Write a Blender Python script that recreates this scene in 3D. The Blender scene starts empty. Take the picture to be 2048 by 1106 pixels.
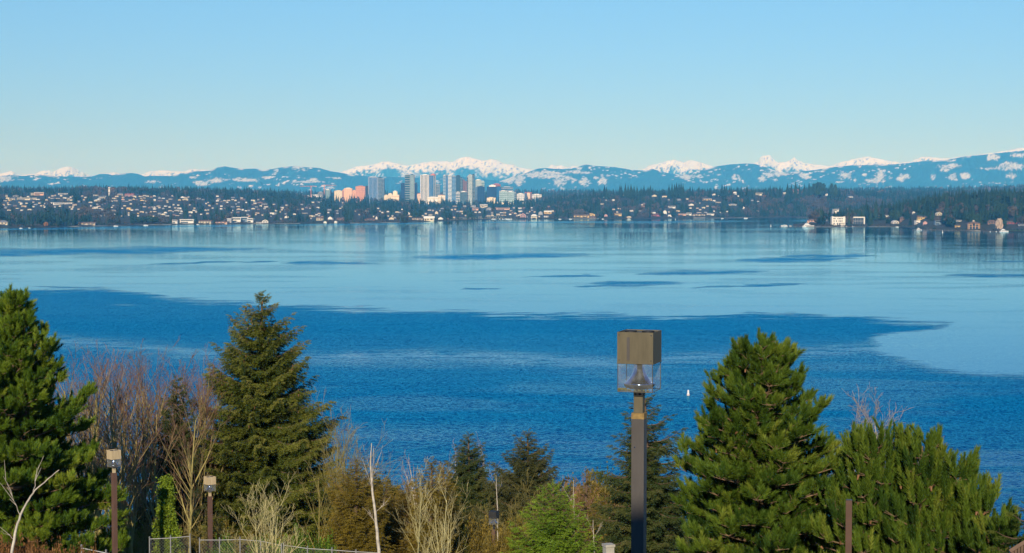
import bpy, math, random
import numpy as np
from math import radians, sin, cos, pi, atan2, sqrt
from mathutils import Vector, Matrix

# ------------------------------------------------------------------ camera, light, exposure
scene = bpy.context.scene
COL = scene.collection
F = 3400.0                      # focal length in photo pixels (2048 wide)
EYE = 60.0                      # eye height above the lake
HOR = 395.0
TH = math.atan((553 - HOR) / F)
cam_d = bpy.data.cameras.new('camera')
cam_d.sensor_width = 36.0
cam_d.lens = 36.0 * F / 2048.0
cam_d.clip_start = 0.5
cam_d.clip_end = 120000
cam = bpy.data.objects.new('camera', cam_d)
cam.location = (0, 0, EYE)
cam.rotation_euler = (pi / 2 - TH, 0, 0)
COL.objects.link(cam)
scene.camera = cam

SUN_EL = radians(24)
SUN_AZ = radians(7)            # behind the camera, a little to the left
world = bpy.data.worlds.new('World')
scene.world = world
world.use_nodes = True
wn = world.node_tree.nodes
wl = world.node_tree.links
for n in list(wn): wn.remove(n)
SKY_LOW, SKY_HIGH, SKY_TOP = (.385, .455, .80), (.455, .655, .87), (.26, .60, .95)      # clear winter air: deeper blue towards the zenith
sky = wn.new('ShaderNodeTexSky')
sky.sky_type = 'NISHITA'
sky.sun_disc = False
sky.sun_elevation = SUN_EL
sky.sun_rotation = pi + SUN_AZ
sky.altitude = 60
sky.air_density = 1.0
sky.dust_density = 0.0
sky.ozone_density = 3.0
bg = wn.new('ShaderNodeBackground')
bg.inputs[1].default_value = 0.125
wo = wn.new('ShaderNodeOutputWorld')
tc = wn.new('ShaderNodeTexCoord')
sep = wn.new('ShaderNodeSeparateXYZ'); wl.new(tc.outputs['Generated'], sep.inputs[0])
el_ = wn.new('ShaderNodeMapRange'); wl.new(sep.outputs[2], el_.inputs[0])
el_.inputs[1].default_value = 0.0; el_.inputs[2].default_value = 0.12
tint = wn.new('ShaderNodeMix'); tint.data_type = 'RGBA'
wl.new(el_.outputs[0], tint.inputs[0])
tint.inputs[6].default_value = (*SKY_LOW, 1); tint.inputs[7].default_value = (*SKY_HIGH, 1)
e2 = wn.new('ShaderNodeMapRange'); wl.new(sep.outputs[2], e2.inputs[0]); e2.inputs[1].default_value = 0.12; e2.inputs[2].default_value = 0.5
tint2 = wn.new('ShaderNodeMix'); tint2.data_type = 'RGBA'; wl.new(e2.outputs[0], tint2.inputs[0])
wl.new(tint.outputs[2], tint2.inputs[6]); tint2.inputs[7].default_value = (*SKY_TOP, 1)
mulc = wn.new('ShaderNodeMix'); mulc.data_type = 'RGBA'; mulc.blend_type = 'MULTIPLY'; mulc.inputs[0].default_value = 1.0
wl.new(sky.outputs[0], mulc.inputs[6]); wl.new(tint2.outputs[2], mulc.inputs[7])
wl.new(mulc.outputs[2], bg.inputs[0])
wl.new(bg.outputs[0], wo.inputs[0])

sun_d = bpy.data.lights.new('sun', 'SUN')
sun_d.energy = 4.6
sun_d.angle = radians(0.5)
sun_d.color = (1.0, 0.88, 0.70)
sun = bpy.data.objects.new('sun', sun_d)
S = Vector((-sin(SUN_AZ) * cos(SUN_EL), -cos(SUN_AZ) * cos(SUN_EL), sin(SUN_EL)))
sun.rotation_euler = S.to_track_quat('Z', 'Y').to_euler()
sun.location = S * 200
COL.objects.link(sun)

scene.view_settings.view_transform = 'Standard'
scene.view_settings.look = 'None'
scene.view_settings.exposure = 0.0
scene.view_settings.gamma = 1.0
scene.render.engine = 'CYCLES'
cy = scene.cycles
cy.max_bounces = 6
cy.diffuse_bounces = 2
cy.glossy_bounces = 2
cy.transmission_bounces = 6
cy.transparent_max_bounces = 8
cy.volume_bounces = 0
cy.sample_clamp_indirect = 4.0
cy.use_denoising = True
cy.use_adaptive_sampling = True
cy.adaptive_threshold = 0.01

# ------------------------------------------------------------------ helpers
def P(u, v, d):
    """world point seen at photo pixel (u, v), d metres ahead"""
    x = (u - 1024) / F
    y = (v - 553) / F
    ry = cos(TH) - y * sin(TH)
    rz = -sin(TH) - y * cos(TH)
    t = d / ry
    return Vector((x * t, d, EYE + rz * t))

def zat(v, d): return P(1024, v, d).z
def vat(z, d):                   # photo row of height z at distance d (numpy friendly)
    a = (EYE - z) / d            # tan of depression
    return 553 + F * np.tan(np.arctan(a) - TH)

def link(name, me, parent=None, loc=None, rot=None):
    o = bpy.data.objects.new(name, me)
    COL.objects.link(o)
    if parent is not None: o.parent = parent
    if loc is not None: o.location = loc
    if rot is not None: o.rotation_euler = rot
    return o

def tag(o, label, cat, group=None, kind=None):
    if label: o['label'] = label
    if cat: o['category'] = cat
    if group: o['group'] = group
    if kind: o['kind'] = kind
    return o

def thing(name, label, cat, loc=(0, 0, 0), rz=0, group=None):
    o = link(name, None, None, loc, (0, 0, rz))
    return tag(o, label, cat, group)

def structure(o, label=None):
    o['kind'] = 'structure'
    if label: o['label'] = label
    return o

class MB:
    """collects polygons of 3 or 4 corners with a material index and a float 'v'"""
    def __init__(s):
        s.V = []; s.T = []; s.Q = []; s.n = 0; s.A = []; s.TM = []; s.QM = []
    def add(s, verts, tris=None, quads=None, a=0.5, m=0):
        verts = np.asarray(verts, np.float32).reshape(-1, 3)
        k = len(verts)
        s.V.append(verts)
        s.A.append(np.full(k, a, np.float32) if np.isscalar(a) else np.asarray(a, np.float32))
        if tris is not None and len(tris):
            t = np.asarray(tris, np.int32).reshape(-1, 3)
            s.T.append(t + s.n); s.TM.append(np.full(len(t), m, np.int32))
        if quads is not None and len(quads):
            q = np.asarray(quads, np.int32).reshape(-1, 4)
            s.Q.append(q + s.n); s.QM.append(np.full(len(q), m, np.int32))
        s.n += k
        return s
    def box(s, x0, x1, y0, y1, z0, z1, a=0.5, m=0):
        v = [(x0,y0,z0),(x1,y0,z0),(x1,y1,z0),(x0,y1,z0),(x0,y0,z1),(x1,y0,z1),(x1,y1,z1),(x0,y1,z1)]
        q = [(0,3,2,1),(4,5,6,7),(0,1,5,4),(1,2,6,5),(2,3,7,6),(3,0,4,7)]
        return s.add(v, quads=q, a=a, m=m)
    def frustum(s, x0, x1, y0, y1, z0, z1, ix, iy, a=0.5, m=0):
        v = [(x0,y0,z0),(x1,y0,z0),(x1,y1,z0),(x0,y1,z0),(x0+ix,y0+iy,z1),(x1-ix,y0+iy,z1),(x1-ix,y1-iy,z1),(x0+ix,y1-iy,z1)]
        q = [(0,3,2,1),(4,5,6,7),(0,1,5,4),(1,2,6,5),(2,3,7,6),(3,0,4,7)]
        return s.add(v, quads=q, a=a, m=m)
    def gable(s, x0, x1, y0, y1, z0, z1, ov=0.0, axis='x', a=0.5, m=0):
        x0 -= ov; x1 += ov; y0 -= ov; y1 += ov
        if axis == 'x':
            ym = (y0 + y1) / 2
            v = [(x0,y0,z0),(x1,y0,z0),(x1,y1,z0),(x0,y1,z0),(x0,ym,z1),(x1,ym,z1)]
            return s.add(v, tris=[(0,4,3),(1,2,5)], quads=[(0,3,2,1),(0,1,5,4),(2,3,4,5)], a=a, m=m)
        xm = (x0 + x1) / 2
        v = [(x0,y0,z0),(x1,y0,z0),(x1,y1,z0),(x0,y1,z0),(xm,y0,z1),(xm,y1,z1)]
        return s.add(v, tris=[(0,1,4),(2,3,5)], quads=[(0,3,2,1),(0,4,5,3),(1,2,5,4)], a=a, m=m)
    def lathe(s, prof, n=24, c=(0,0), a=0.5, m=0, caps=True):
        prof = np.asarray(prof, float)
        k = len(prof)
        an = np.arange(n) * 2 * pi / n
        v = np.zeros((k, n, 3))
        v[:,:,0] = c[0] + prof[:,0,None] * np.cos(an)
        v[:,:,1] = c[1] + prof[:,0,None] * np.sin(an)
        v[:,:,2] = prof[:,1,None]
        q = []
        for i in range(k-1):
            for j in range(n):
                j2 = (j+1) % n
                q.append((i*n+j, i*n+j2, (i+1)*n+j2, (i+1)*n+j))
        t = []
        vv = v.reshape(-1, 3)
        if caps:
            vv = np.vstack([vv, [[c[0], c[1], prof[0,1]], [c[0], c[1], prof[-1,1]]]])
            for j in range(n):
                j2 = (j+1) % n
                t.append((k*n, j2, j)); t.append((k*n+1, (k-1)*n+j, (k-1)*n+j2))
        return s.add(vv, tris=t, quads=q, a=a, m=m)
    def tubes(s, p0, p1, r0, r1, k=4, a=0.5, m=0):
        """many tapered prisms at once"""
        p0 = np.asarray(p0, float).reshape(-1, 3); p1 = np.asarray(p1, float).reshape(-1, 3)
        N = len(p0)
        if N == 0: return s
        r0 = np.broadcast_to(np.asarray(r0, float), (N,)); r1 = np.broadcast_to(np.asarray(r1, float), (N,))
        d = p1 - p0
        L = np.linalg.norm(d, axis=1, keepdims=True); L[L == 0] = 1
        d = d / L
        ref = np.where(np.abs(d[:, 2:3]) > 0.9, np.array([[1., 0, 0]]), np.array([[0, 0, 1.]]))
        x = np.cross(ref, d); x /= np.linalg.norm(x, axis=1, keepdims=True)
        y = np.cross(d, x)
        an = np.arange(k) * 2 * pi / k + .3
        ring = x[:, None, :] * np.cos(an)[None, :, None] + y[:, None, :] * np.sin(an)[None, :, None]
        v = np.concatenate([p0[:, None] + ring * r0[:, None, None], p1[:, None] + ring * r1[:, None, None]], 1)
        base = (np.arange(N) * 2 * k)[:, None]
        j = np.arange(k); j2 = (j + 1) % k
        q = np.stack([j, j2, j2 + k, j + k], 1)
        q = (base[:, :, None] + q[None]).reshape(-1, 4)
        A = a if np.isscalar(a) else np.repeat(np.asarray(a), 2 * k)
        return s.add(v.reshape(-1, 3), quads=q, a=A, m=m)
    def inst(s, pv, pt, org, X, Y, Z, a=0.5, m=0, pa=None):
        """instances of a proto (verts pv, tris pt) in frames with (scaled) axes X, Y, Z"""
        org = np.asarray(org, np.float32)
        N = len(org); k = len(pv)
        if N == 0: return s
        v = (org[:, None] + pv[None, :, 0:1] * X[:, None] + pv[None, :, 1:2] * Y[:, None] + pv[None, :, 2:3] * Z[:, None])
        t = (pt[None] + (np.arange(N) * k)[:, None, None]).reshape(-1, 3)
        A = np.repeat(np.broadcast_to(np.asarray(a, np.float32), (N,)), k)
        if pa is not None: A = A + np.tile(pa, N)
        return s.add(v.reshape(-1, 3), tris=t, a=A, m=m)
    def mesh(s, name, mats, smooth=False):
        me = bpy.data.meshes.new(name)
        V = np.concatenate(s.V) if s.V else np.zeros((0, 3), np.float32)
        A = np.concatenate(s.A)
        T = np.concatenate(s.T) if s.T else np.zeros((0, 3), np.int32)
        Q = np.concatenate(s.Q) if s.Q else np.zeros((0, 4), np.int32)
        M = np.concatenate((s.TM + s.QM)) if (s.TM or s.QM) else np.zeros(0, np.int32)
        nt, nq = len(T), len(Q)
        me.vertices.add(len(V)); me.vertices.foreach_set('co', V.astype(np.float32).ravel())
        me.loops.add(nt * 3 + nq * 4)
        me.loops.foreach_set('vertex_index', np.concatenate([T.ravel(), Q.ravel()]).astype(np.int32))
        me.polygons.add(nt + nq)
        st = np.concatenate([np.arange(nt) * 3, nt * 3 + np.arange(nq) * 4]).astype(np.int32)
        me.polygons.foreach_set('loop_start', st)
        M = np.concatenate([np.concatenate(s.TM) if s.TM else np.zeros(0, np.int32), np.concatenate(s.QM) if s.QM else np.zeros(0, np.int32)])
        me.polygons.foreach_set('material_index', M.astype(np.int32))
        me.polygons.foreach_set('use_smooth', np.full(nt + nq, bool(smooth)))
        me.update(calc_edges=True)
        at = me.attributes.new('v', 'FLOAT', 'POINT')
        at.data.foreach_set('value', A.astype(np.float32))
        for mm in (mats if isinstance(mats, (list, tuple)) else [mats]): me.materials.append(mm)
        return me
    def obj(s, name, mats, parent=None, loc=None, rot=None, smooth=False):
        return link(name, s.mesh(name, mats, smooth), parent, loc, rot)

# value noise -------------------------------------------------------
def _h(ix, iy, seed):
    n = (ix.astype(np.int64) * 374761393 + iy.astype(np.int64) * 668265263 + seed * 1442695041) & 0x7fffffff
    n = ((n ^ (n >> 13)) * 1274126177) & 0x7fffffff
    n = (n ^ (n >> 16)) & 0xffff
    return n / 65535.0
def vn(x, y, seed=0):
    x = np.asarray(x, float); y = np.asarray(y, float)
    ix = np.floor(x); iy = np.floor(y); fx = x - ix; fy = y - iy
    fx = fx * fx * (3 - 2 * fx); fy = fy * fy * (3 - 2 * fy)
    a = _h(ix, iy, seed); b = _h(ix + 1, iy, seed); c = _h(ix, iy + 1, seed); d = _h(ix + 1, iy + 1, seed)
    return (a + (b - a) * fx) * (1 - fy) + (c + (d - c) * fx) * fy
def fbm(x, y, o=4, seed=0):
    s = 0; w = .5; t = 0
    for i in range(o):
        s = s + w * vn(x * 2 ** i, y * 2 ** i, seed + i * 17); t += w; w *= .5
    return s / t
def ridged(x, y, o=4, seed=0):
    s = 0; w = .5; t = 0
    for i in range(o):
        s = s + w * (1 - np.abs(2 * vn(x * 2 ** i, y * 2 ** i, seed + i * 31) - 1)); t += w; w *= .5
    return s / t
def sstep(a, b, x):
    t = np.clip((x - a) / (b - a), 0, 1)
    return t * t * (3 - 2 * t)

# materials ----------------------------------------------------------
def newmat(name):
    m = bpy.data.materials.new(name); m.use_nodes = True
    nt = m.node_tree
    return m, nt, nt.nodes['Principled BSDF']
def rgb(c): return (c[0], c[1], c[2], 1)
def mixcol(nt, fac, a, b, blend='MIX'):
    n = nt.nodes.new('ShaderNodeMix'); n.data_type = 'RGBA'; n.blend_type = blend
    for sock, val in ((n.inputs[0], fac), (n.inputs[6], a), (n.inputs[7], b)):
        if hasattr(val, 'is_linked') or hasattr(val, 'links'): nt.links.new(val, sock)
        elif isinstance(val, (int, float)): sock.default_value = val
        else: sock.default_value = rgb(val)
    return n.outputs[2]
def noise(nt, scale, detail=4, rough=.6, vec=None, dist=0):
    n = nt.nodes.new('ShaderNodeTexNoise'); n.inputs['Scale'].default_value = scale
    n.inputs['Detail'].default_value = detail; n.inputs['Roughness'].default_value = rough
    n.inputs['Distortion'].default_value = dist
    if vec is not None: nt.links.new(vec, n.inputs['Vector'])
    return n
def ramp(nt, val, lo, hi):
    n = nt.nodes.new('ShaderNodeMapRange'); nt.links.new(val, n.inputs[0])
    n.inputs[1].default_value = lo; n.inputs[2].default_value = hi
    return n.outputs[0]
def objvec(nt, scale=None):
    t = nt.nodes.new('ShaderNodeTexCoord')
    if scale is None: return t.outputs['Object']
    mp = nt.nodes.new('ShaderNodeMapping'); nt.links.new(t.outputs['Object'], mp.inputs[0])
    mp.inputs['Scale'].default_value = scale
    return mp.outputs[0]
def attr(nt, name='v'):
    n = nt.nodes.new('ShaderNodeAttribute'); n.attribute_name = name
    return n.outputs['Fac']

def mat(name, c, rough=.7, c2=None, scale=3.0, metal=0, spec=.5, stretch=None, bump=0):
    """surface whose colour wanders between c and c2 with noise"""
    m, nt, b = newmat(name)
    c2 = c2 or tuple(x * .75 for x in c)
    n = noise(nt, scale, 5, .65, objvec(nt, stretch))
    nt.links.new(mixcol(nt, ramp(nt, n.outputs[0], .35, .65), c, c2), b.inputs['Base Color'])
    b.inputs['Roughness'].default_value = rough
    b.inputs['Metallic'].default_value = metal
    b.inputs['Specular IOR Level'].default_value = spec
    if bump:
        bp = nt.nodes.new('ShaderNodeBump'); bp.inputs['Strength'].default_value = bump
        nt.links.new(n.outputs[0], bp.inputs['Height']); nt.links.new(bp.outputs[0], b.inputs['Normal'])
    return m
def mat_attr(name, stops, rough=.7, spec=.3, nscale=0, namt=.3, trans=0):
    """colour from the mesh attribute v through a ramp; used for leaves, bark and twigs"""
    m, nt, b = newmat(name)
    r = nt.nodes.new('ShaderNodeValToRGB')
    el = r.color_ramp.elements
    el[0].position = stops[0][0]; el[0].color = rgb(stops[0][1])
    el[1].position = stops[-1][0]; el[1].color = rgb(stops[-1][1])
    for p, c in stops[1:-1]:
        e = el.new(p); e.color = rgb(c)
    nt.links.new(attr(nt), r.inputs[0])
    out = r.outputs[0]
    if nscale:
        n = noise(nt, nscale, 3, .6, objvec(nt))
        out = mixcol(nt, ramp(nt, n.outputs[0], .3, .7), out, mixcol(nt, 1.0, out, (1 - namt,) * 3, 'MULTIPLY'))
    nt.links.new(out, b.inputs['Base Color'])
    b.inputs['Roughness'].default_value = rough
    b.inputs['Specular IOR Level'].default_value = spec
    if trans:
        t = nt.nodes.new('ShaderNodeBsdfTranslucent'); nt.links.new(out, t.inputs[0])
        mx = nt.nodes.new('ShaderNodeMixShader'); mx.inputs[0].default_value = trans
        nt.links.new(b.outputs[0], mx.inputs[1]); nt.links.new(t.outputs[0], mx.inputs[2])
        nt.links.new(mx.outputs[0], nt.nodes['Material Output'].inputs[0])
    return m

# ------------------------------------------------------------------ lake
WIND = [  # wind streaks on the calm part: (u0, u1, v at u0, v at u1, half height)
    (-200, 540, 508, 497, 5.5), (-200, 300, 512, 500, 3.5), (270, 490, 529, 523, 1.6), (470, 560, 525, 523, 1.2), (560, 760, 527, 528, 2.2),
    (560, 700, 524, 526, 1.4), (820, 1180, 515, 509, 4.5), (940, 1150, 512, 512, 3), (1040, 1220, 555, 551, 1.5), (1180, 1370, 567, 567, 3),
    (1140, 1320, 573, 571, 1.5), (1270, 1540, 547, 542, 3), (1380, 1620, 576, 568, 1.6), (1470, 1720, 521, 517, 3), (1560, 1760, 513, 510, 2),
    (1870, 2200, 549, 551, 2), (1960, 2150, 522, 524, 1.5), (920, 1010, 578, 577, .8)]
def ruffle(u, v):
    wob = (fbm(u / 90, v / 7, 4, 5) - .5)
    fine = (fbm(u / 60, v / 2.2, 4, 8) - .5) + .5 * (fbm(u / 26, v / 1.1, 3, 9) - .5)
    bx = [-300, 0, 120, 200, 270, 340, 430, 560, 700, 800, 920, 1000, 1120, 1240, 1330, 1430, 1600, 1700, 1800, 1900, 2300]
    by = [586, 582, 577, 574, 586, 598, 602, 610, 620, 621, 625, 630, 629, 632, 637, 631, 629, 634, 642, 650, 655]
    top = np.interp(u, bx, by)
    streak = (fbm(u / 150 + v / 25, v / 1.5, 3, 12) - .5) * 17 * sstep(.3, .6, vn(u / 210, v * 0 + 1, 31) + .15)
    edge = np.interp(u, [0, 400, 900, 1300, 1700, 1900], [4, 6, 4, 3, 4, 8])
    r = sstep(-edge * .8, edge * 1.5, v - top + wob * 13 + fine * 12 + streak)
    # calm tongue coming in from the right
    ty = np.interp(u, [1720, 1745, 1790, 1850, 1895, 1930, 2300], [690, 672, 664, 659, 650, 640, 600])
    by2 = np.interp(u, [1720, 1745, 1800, 1860, 1950, 2050, 2300], [692, 705, 722, 740, 752, 760, 775])
    c = sstep(-2, 5, v - ty + wob * 8 + fine * 8 + streak * .5) * sstep(-10, 14, by2 - v + wob * 14 + fine * 14 + streak) * sstep(1722, 1765, u + wob * 40)
    r = r * (1 - c)
    inner = sstep(690, 730, v)          # nearer water: soft bands of smoother and rougher ripples
    band = sstep(.42, .66, fbm(u / 420 + 3, v / 30, 3, 21) + fine * .12)
    r = r * (1 - .30 * band * inner)
    b1 = np.exp(-((v - np.interp(u, [0, 130, 300, 450, 640, 840, 940, 1060, 1240, 1400, 1500, 1700, 1850], [675, 683, 697, 712, 716, 712, 712, 720, 728, 716, 707, 699, 688]) + wob * 8) / 12.5) ** 2)
    r = r * (1 - .82 * b1 * sstep(-.25, .2, fine + .1))
    b2 = np.exp(-((v - np.interp(u, [600, 700, 900, 1200, 1500, 1700], [868, 872, 880, 890, 900, 910])) / 9.) ** 2)
    r = r * (1 - .35 * b2 * sstep(.35, .6, fbm(u / 120, v / 5, 3, 210)))
    swell = sstep(.44, .62, fbm(u / 230 + v / 60, v / 5.5, 3, 211)) * sstep(872, 930, v)
    r = r * (1 - .55 * swell)
    dk = np.exp(-((v - 810) / 45.) ** 2) + .7 * np.exp(-((v - 655) / 22.) ** 2)
    r = r * (.86 + .14 * np.clip(dk, 0, 1))
    r = r - .5 * np.exp(-((v - 610) / 1.6) ** 2 - ((u - 245) / 22) ** 2)
    for (u0, u1, v0, v1, h) in WIND:
        t = (u - u0) / (u1 - u0)
        cy_ = v0 + (v1 - v0) * t
        taper = np.clip(np.minimum(t, 1 - t) * 4, 0, 1) * ((t > 0) & (t < 1))
        r = np.maximum(r, .8 * taper ** .7 * sstep(1.6, .2, np.abs(v - cy_ + wob * 6 + fine * 4) / (h * (.25 + .75 * taper))) * (.55 + .45 * sstep(.35, .6, fbm(u / 45, v / 1.6, 3, 44))))
    # thin breeze line close under the far shore
    line = np.interp(u, [0, 500, 1000, 1300, 1600, 2100], [459, 451, 445, 444, 441, 438])
    r = np.maximum(r, .38 * np.exp(-((v - line + wob * 2) / 1.3) ** 2) * sstep(.4, .6, vn(u / 130, v * 0 + 2, 77)))
    r = r + .05 * sstep(.45, .7, fbm(u / 260, v / 4.5, 4, 123)) * (1 - r)
    return np.clip(r, 0, 1)

m_water, nt, b = newmat('lake_water')
geo = nt.nodes.new('ShaderNodeNewGeometry')
mp = nt.nodes.new('ShaderNodeMapping'); mp.inputs['Scale'].default_value = (.9, 2.3, 1)
nt.links.new(geo.outputs['Position'], mp.inputs[0])
n1 = noise(nt, 1.0, 4, .62, mp.outputs[0], .4)
mp2 = nt.nodes.new('ShaderNodeMapping'); mp2.inputs['Scale'].default_value = (.018, .13, 1)
nt.links.new(geo.outputs['Position'], mp2.inputs[0])
n2 = noise(nt, 1.0, 3, .55, mp2.outputs[0], .8)
def vmath(op, a, b_=None, sc=None):
    n = nt.nodes.new('ShaderNodeVectorMath'); n.operation = op
    for i, x in enumerate((a, b_)):
        if x is None: continue
        if isinstance(x, tuple): n.inputs[i].default_value = x
        else: nt.links.new(x, n.inputs[i])
    if sc is not None:
        if isinstance(sc, (int, float)): n.inputs['Scale'].default_value = sc
        else: nt.links.new(sc, n.inputs['Scale'])
    return n.outputs[0]
def fmath(op, a, b_, c=None):
    n = nt.nodes.new('ShaderNodeMath'); n.operation = op
    for i, x in enumerate((a, b_, c)):
        if x is None: continue
        if isinstance(x, (int, float)): n.inputs[i].default_value = x
        else: nt.links.new(x, n.inputs[i])
    return n.outputs[0]
w1 = vmath('SUBTRACT', n1.outputs['Color'], (.5, .5, .5))
w2 = vmath('SUBTRACT', n2.outputs['Color'], (.5, .5, .5))
ruf = attr(nt)
amp1 = fmath('MULTIPLY_ADD', ruf, 2.6, 0.06)
amp2 = fmath('MULTIPLY_ADD', ruf, 0.30, 0.006)
s1 = vmath('SCALE', w1, sc=amp1); s2 = vmath('SCALE', w2, sc=amp2)
sm = vmath('ADD', s1, s2)
sm = vmath('MULTIPLY', sm, (1, 1, 0))
nn = vmath('NORMALIZE', vmath('ADD', sm, (0, 0, 1)))
dif = nt.nodes.new('ShaderNodeBsdfDiffuse'); dif.inputs[0].default_value = (0.0, 0.050, 0.182, 1)
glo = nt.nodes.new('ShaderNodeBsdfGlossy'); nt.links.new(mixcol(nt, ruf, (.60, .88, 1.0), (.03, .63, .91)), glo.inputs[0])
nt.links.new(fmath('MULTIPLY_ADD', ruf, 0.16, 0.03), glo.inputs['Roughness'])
nt.links.new(nn, glo.inputs['Normal'])
fre = nt.nodes.new('ShaderNodeFresnel'); fre.inputs[0].default_value = 1.333
nt.links.new(nn, fre.inputs['Normal'])
mxs = nt.nodes.new('ShaderNodeMixShader')
nt.links.new(fre.outputs[0], mxs.inputs[0]); nt.links.new(dif.outputs[0], mxs.inputs[1]); nt.links.new(glo.outputs[0], mxs.inputs[2])
nt.links.new(mxs.outputs[0], nt.nodes['Material Output'].inputs[0])
nt.nodes.remove(b)

def build_lake():
    us = np.concatenate([np.linspace(-6000, -100, 30), np.arange(-60, 2120, 6), np.linspace(2160, 8000, 30)])
    vs = np.concatenate([np.array([399, 402, 406, 412, 420, 428]), np.arange(433, 1010, 1.0), np.arange(1010, 1400, 6.0)])
    U, Vv = np.meshgrid(us, vs)
    D = EYE / np.tan(np.arctan((Vv - 553) / F) + TH)
    X = (U - 1024) / F * D * cos(TH)
    V = np.stack([X, D, np.zeros_like(X)], -1).reshape(-1, 3)
    nu, nv = len(us), len(vs)
    i = np.arange(nv - 1)[:, None] * nu + np.arange(nu - 1)[None]
    q = np.stack([i + nu, i + nu + 1, i + 1, i], -1).reshape(-1, 4)
    mb = MB(); mb.add(V, quads=q, a=ruffle(U, Vv).ravel())
    o = mb.obj('lake_water', m_water)
    structure(o, 'calm blue lake with darker wind ruffled patches')
build_lake()

# ------------------------------------------------------------------ near ground
GD = [-80, 0, 5, 17, 40, 60, 78, 100, 150, 240, 258, 300, 420]
GZ = [-1.7, -1.7, -2.0, -5.2, -10.4, -14.8, -18.6, -23.5, -35, -57, -60.3, -64, -66]
def ground(x, y):
    return EYE + np.interp(y, GD, GZ) + (fbm(np.asarray(x) / 9 + 50, np.asarray(y) / 9, 3, 3) - .5) * .8 * np.clip(np.asarray(y) / 30, 0, 1)
m_ground = mat('hillside_soil', (.10, .075, .035), .95, (.05, .06, .02), .6, bump=.3)
def build_ground():
    xs = np.concatenate([np.linspace(-400, -60, 18), np.linspace(-55, 55, 60), np.linspace(60, 400, 18)])
    ys = np.concatenate([np.linspace(-80, 0, 10), np.linspace(3, 120, 60), np.linspace(125, 420, 50)])
    X, Y = np.meshgrid(xs, ys)
    V = np.stack([X, Y, ground(X, Y)], -1).reshape(-1, 3)
    nu, nv = len(xs), len(ys)
    i = np.arange(nv - 1)[:, None] * nu + np.arange(nu - 1)[None]
    q = np.stack([i, i + 1, i + nu + 1, i + nu], -1).reshape(-1, 4)
    mb = MB(); mb.add(V, quads=q)
    structure(mb.obj('ground', m_ground, smooth=True), 'brown grassy hillside falling to the lake')
build_ground()

# ------------------------------------------------------------------ far shore terrain
# columns: u, shore row, ridge distance, ridge ground row, plateau distance, plateau ground row
FS = np.array([
    (-3000, 452, 6200, 388, 9800, 384), (-200, 456, 6200, 386, 9800, 381), (0, 455.5, 6200, 385, 9800, 380), (100, 454.5, 6100, 385, 9800, 382),
    (200, 452, 6000, 384, 9600, 380), (300, 449.5, 6100, 385, 9600, 382), (400, 448.3, 6100, 387, 9600, 383), (500, 447.5, 6100, 388, 9600, 386),
    (560, 447, 6000, 393, 9600, 387), (640, 446.5, 6000, 405, 9800, 389), (720, 446, 6100, 408, 10000, 389), (800, 444.5, 6300, 409, 10000, 389),
    (900, 441.5, 6600, 411, 10000, 389), (960, 438.5, 6700, 412, 10000, 388), (1040, 438.0, 6600, 410, 10000, 387), (1090, 438, 6200, 405, 10000, 386),
    (1180, 437.7, 5900, 396, 10000, 386), (1300, 437.3, 5850, 392, 10000, 388), (1450, 436.2, 5900, 391, 10000, 385), (1560, 434.8, 6000, 388, 10000, 384),
    (1640, 434.5, 6200, 386, 10000, 383), (1720, 434.2, 6500, 391, 9600, 383), (1850, 434, 6700, 392, 9400, 381), (2048, 434, 6700, 388, 9400, 377), (5200, 434, 6700, 388, 9400, 380)])
def shoreD(v): return EYE / np.tan(np.arctan((v - 553) / F) + TH)
def zrow(v, d): return EYE - d * np.tan(np.arctan((v - 553) / F) + TH)
def far_z(u, d):
    sD = shoreD(np.interp(u, FS[:, 0], FS[:, 1])) + (vn(u / 23., u * 0, 4) - .5) * 40
    rD = np.interp(u, FS[:, 0], FS[:, 2]); rz = zrow(np.interp(u, FS[:, 0], FS[:, 3]), rD)
    pD = np.interp(u, FS[:, 0], FS[:, 4]); pz = zrow(np.interp(u, FS[:, 0], FS[:, 5]), pD)
    t = np.clip((d - sD) / (rD - sD), 0, 1)
    z = rz * (t * .75 + .25 * t * t * (3 - 2 * t)) + 1.2 * sstep(0, .012, t)
    z = np.where(d < sD, -np.minimum((sD - d) * .05, 4) , z)
    t2 = np.clip((d - rD) / (pD - rD), 0, 1)
    dip = -12 * np.sin(pi * t2) * (t2 < 1)
    z = np.where(d > rD, rz + (pz - rz) * t2 + dip, z)
    t3 = np.clip((d - pD) / 2500., 0, 1)
    z = np.where(d > pD, pz * (1 - t3 * .85), z)
    und = (fbm(u / 55., d / 260., 3, 9) - .5) * 9 * sstep(0, .12, t)
    return z + und * np.where(d < pD, 1, 0)
def shore_u(u): return shoreD(np.interp(u, FS[:, 0], FS[:, 1])) + (vn(u / 23., u * 0, 4) - .5) * 40

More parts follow.
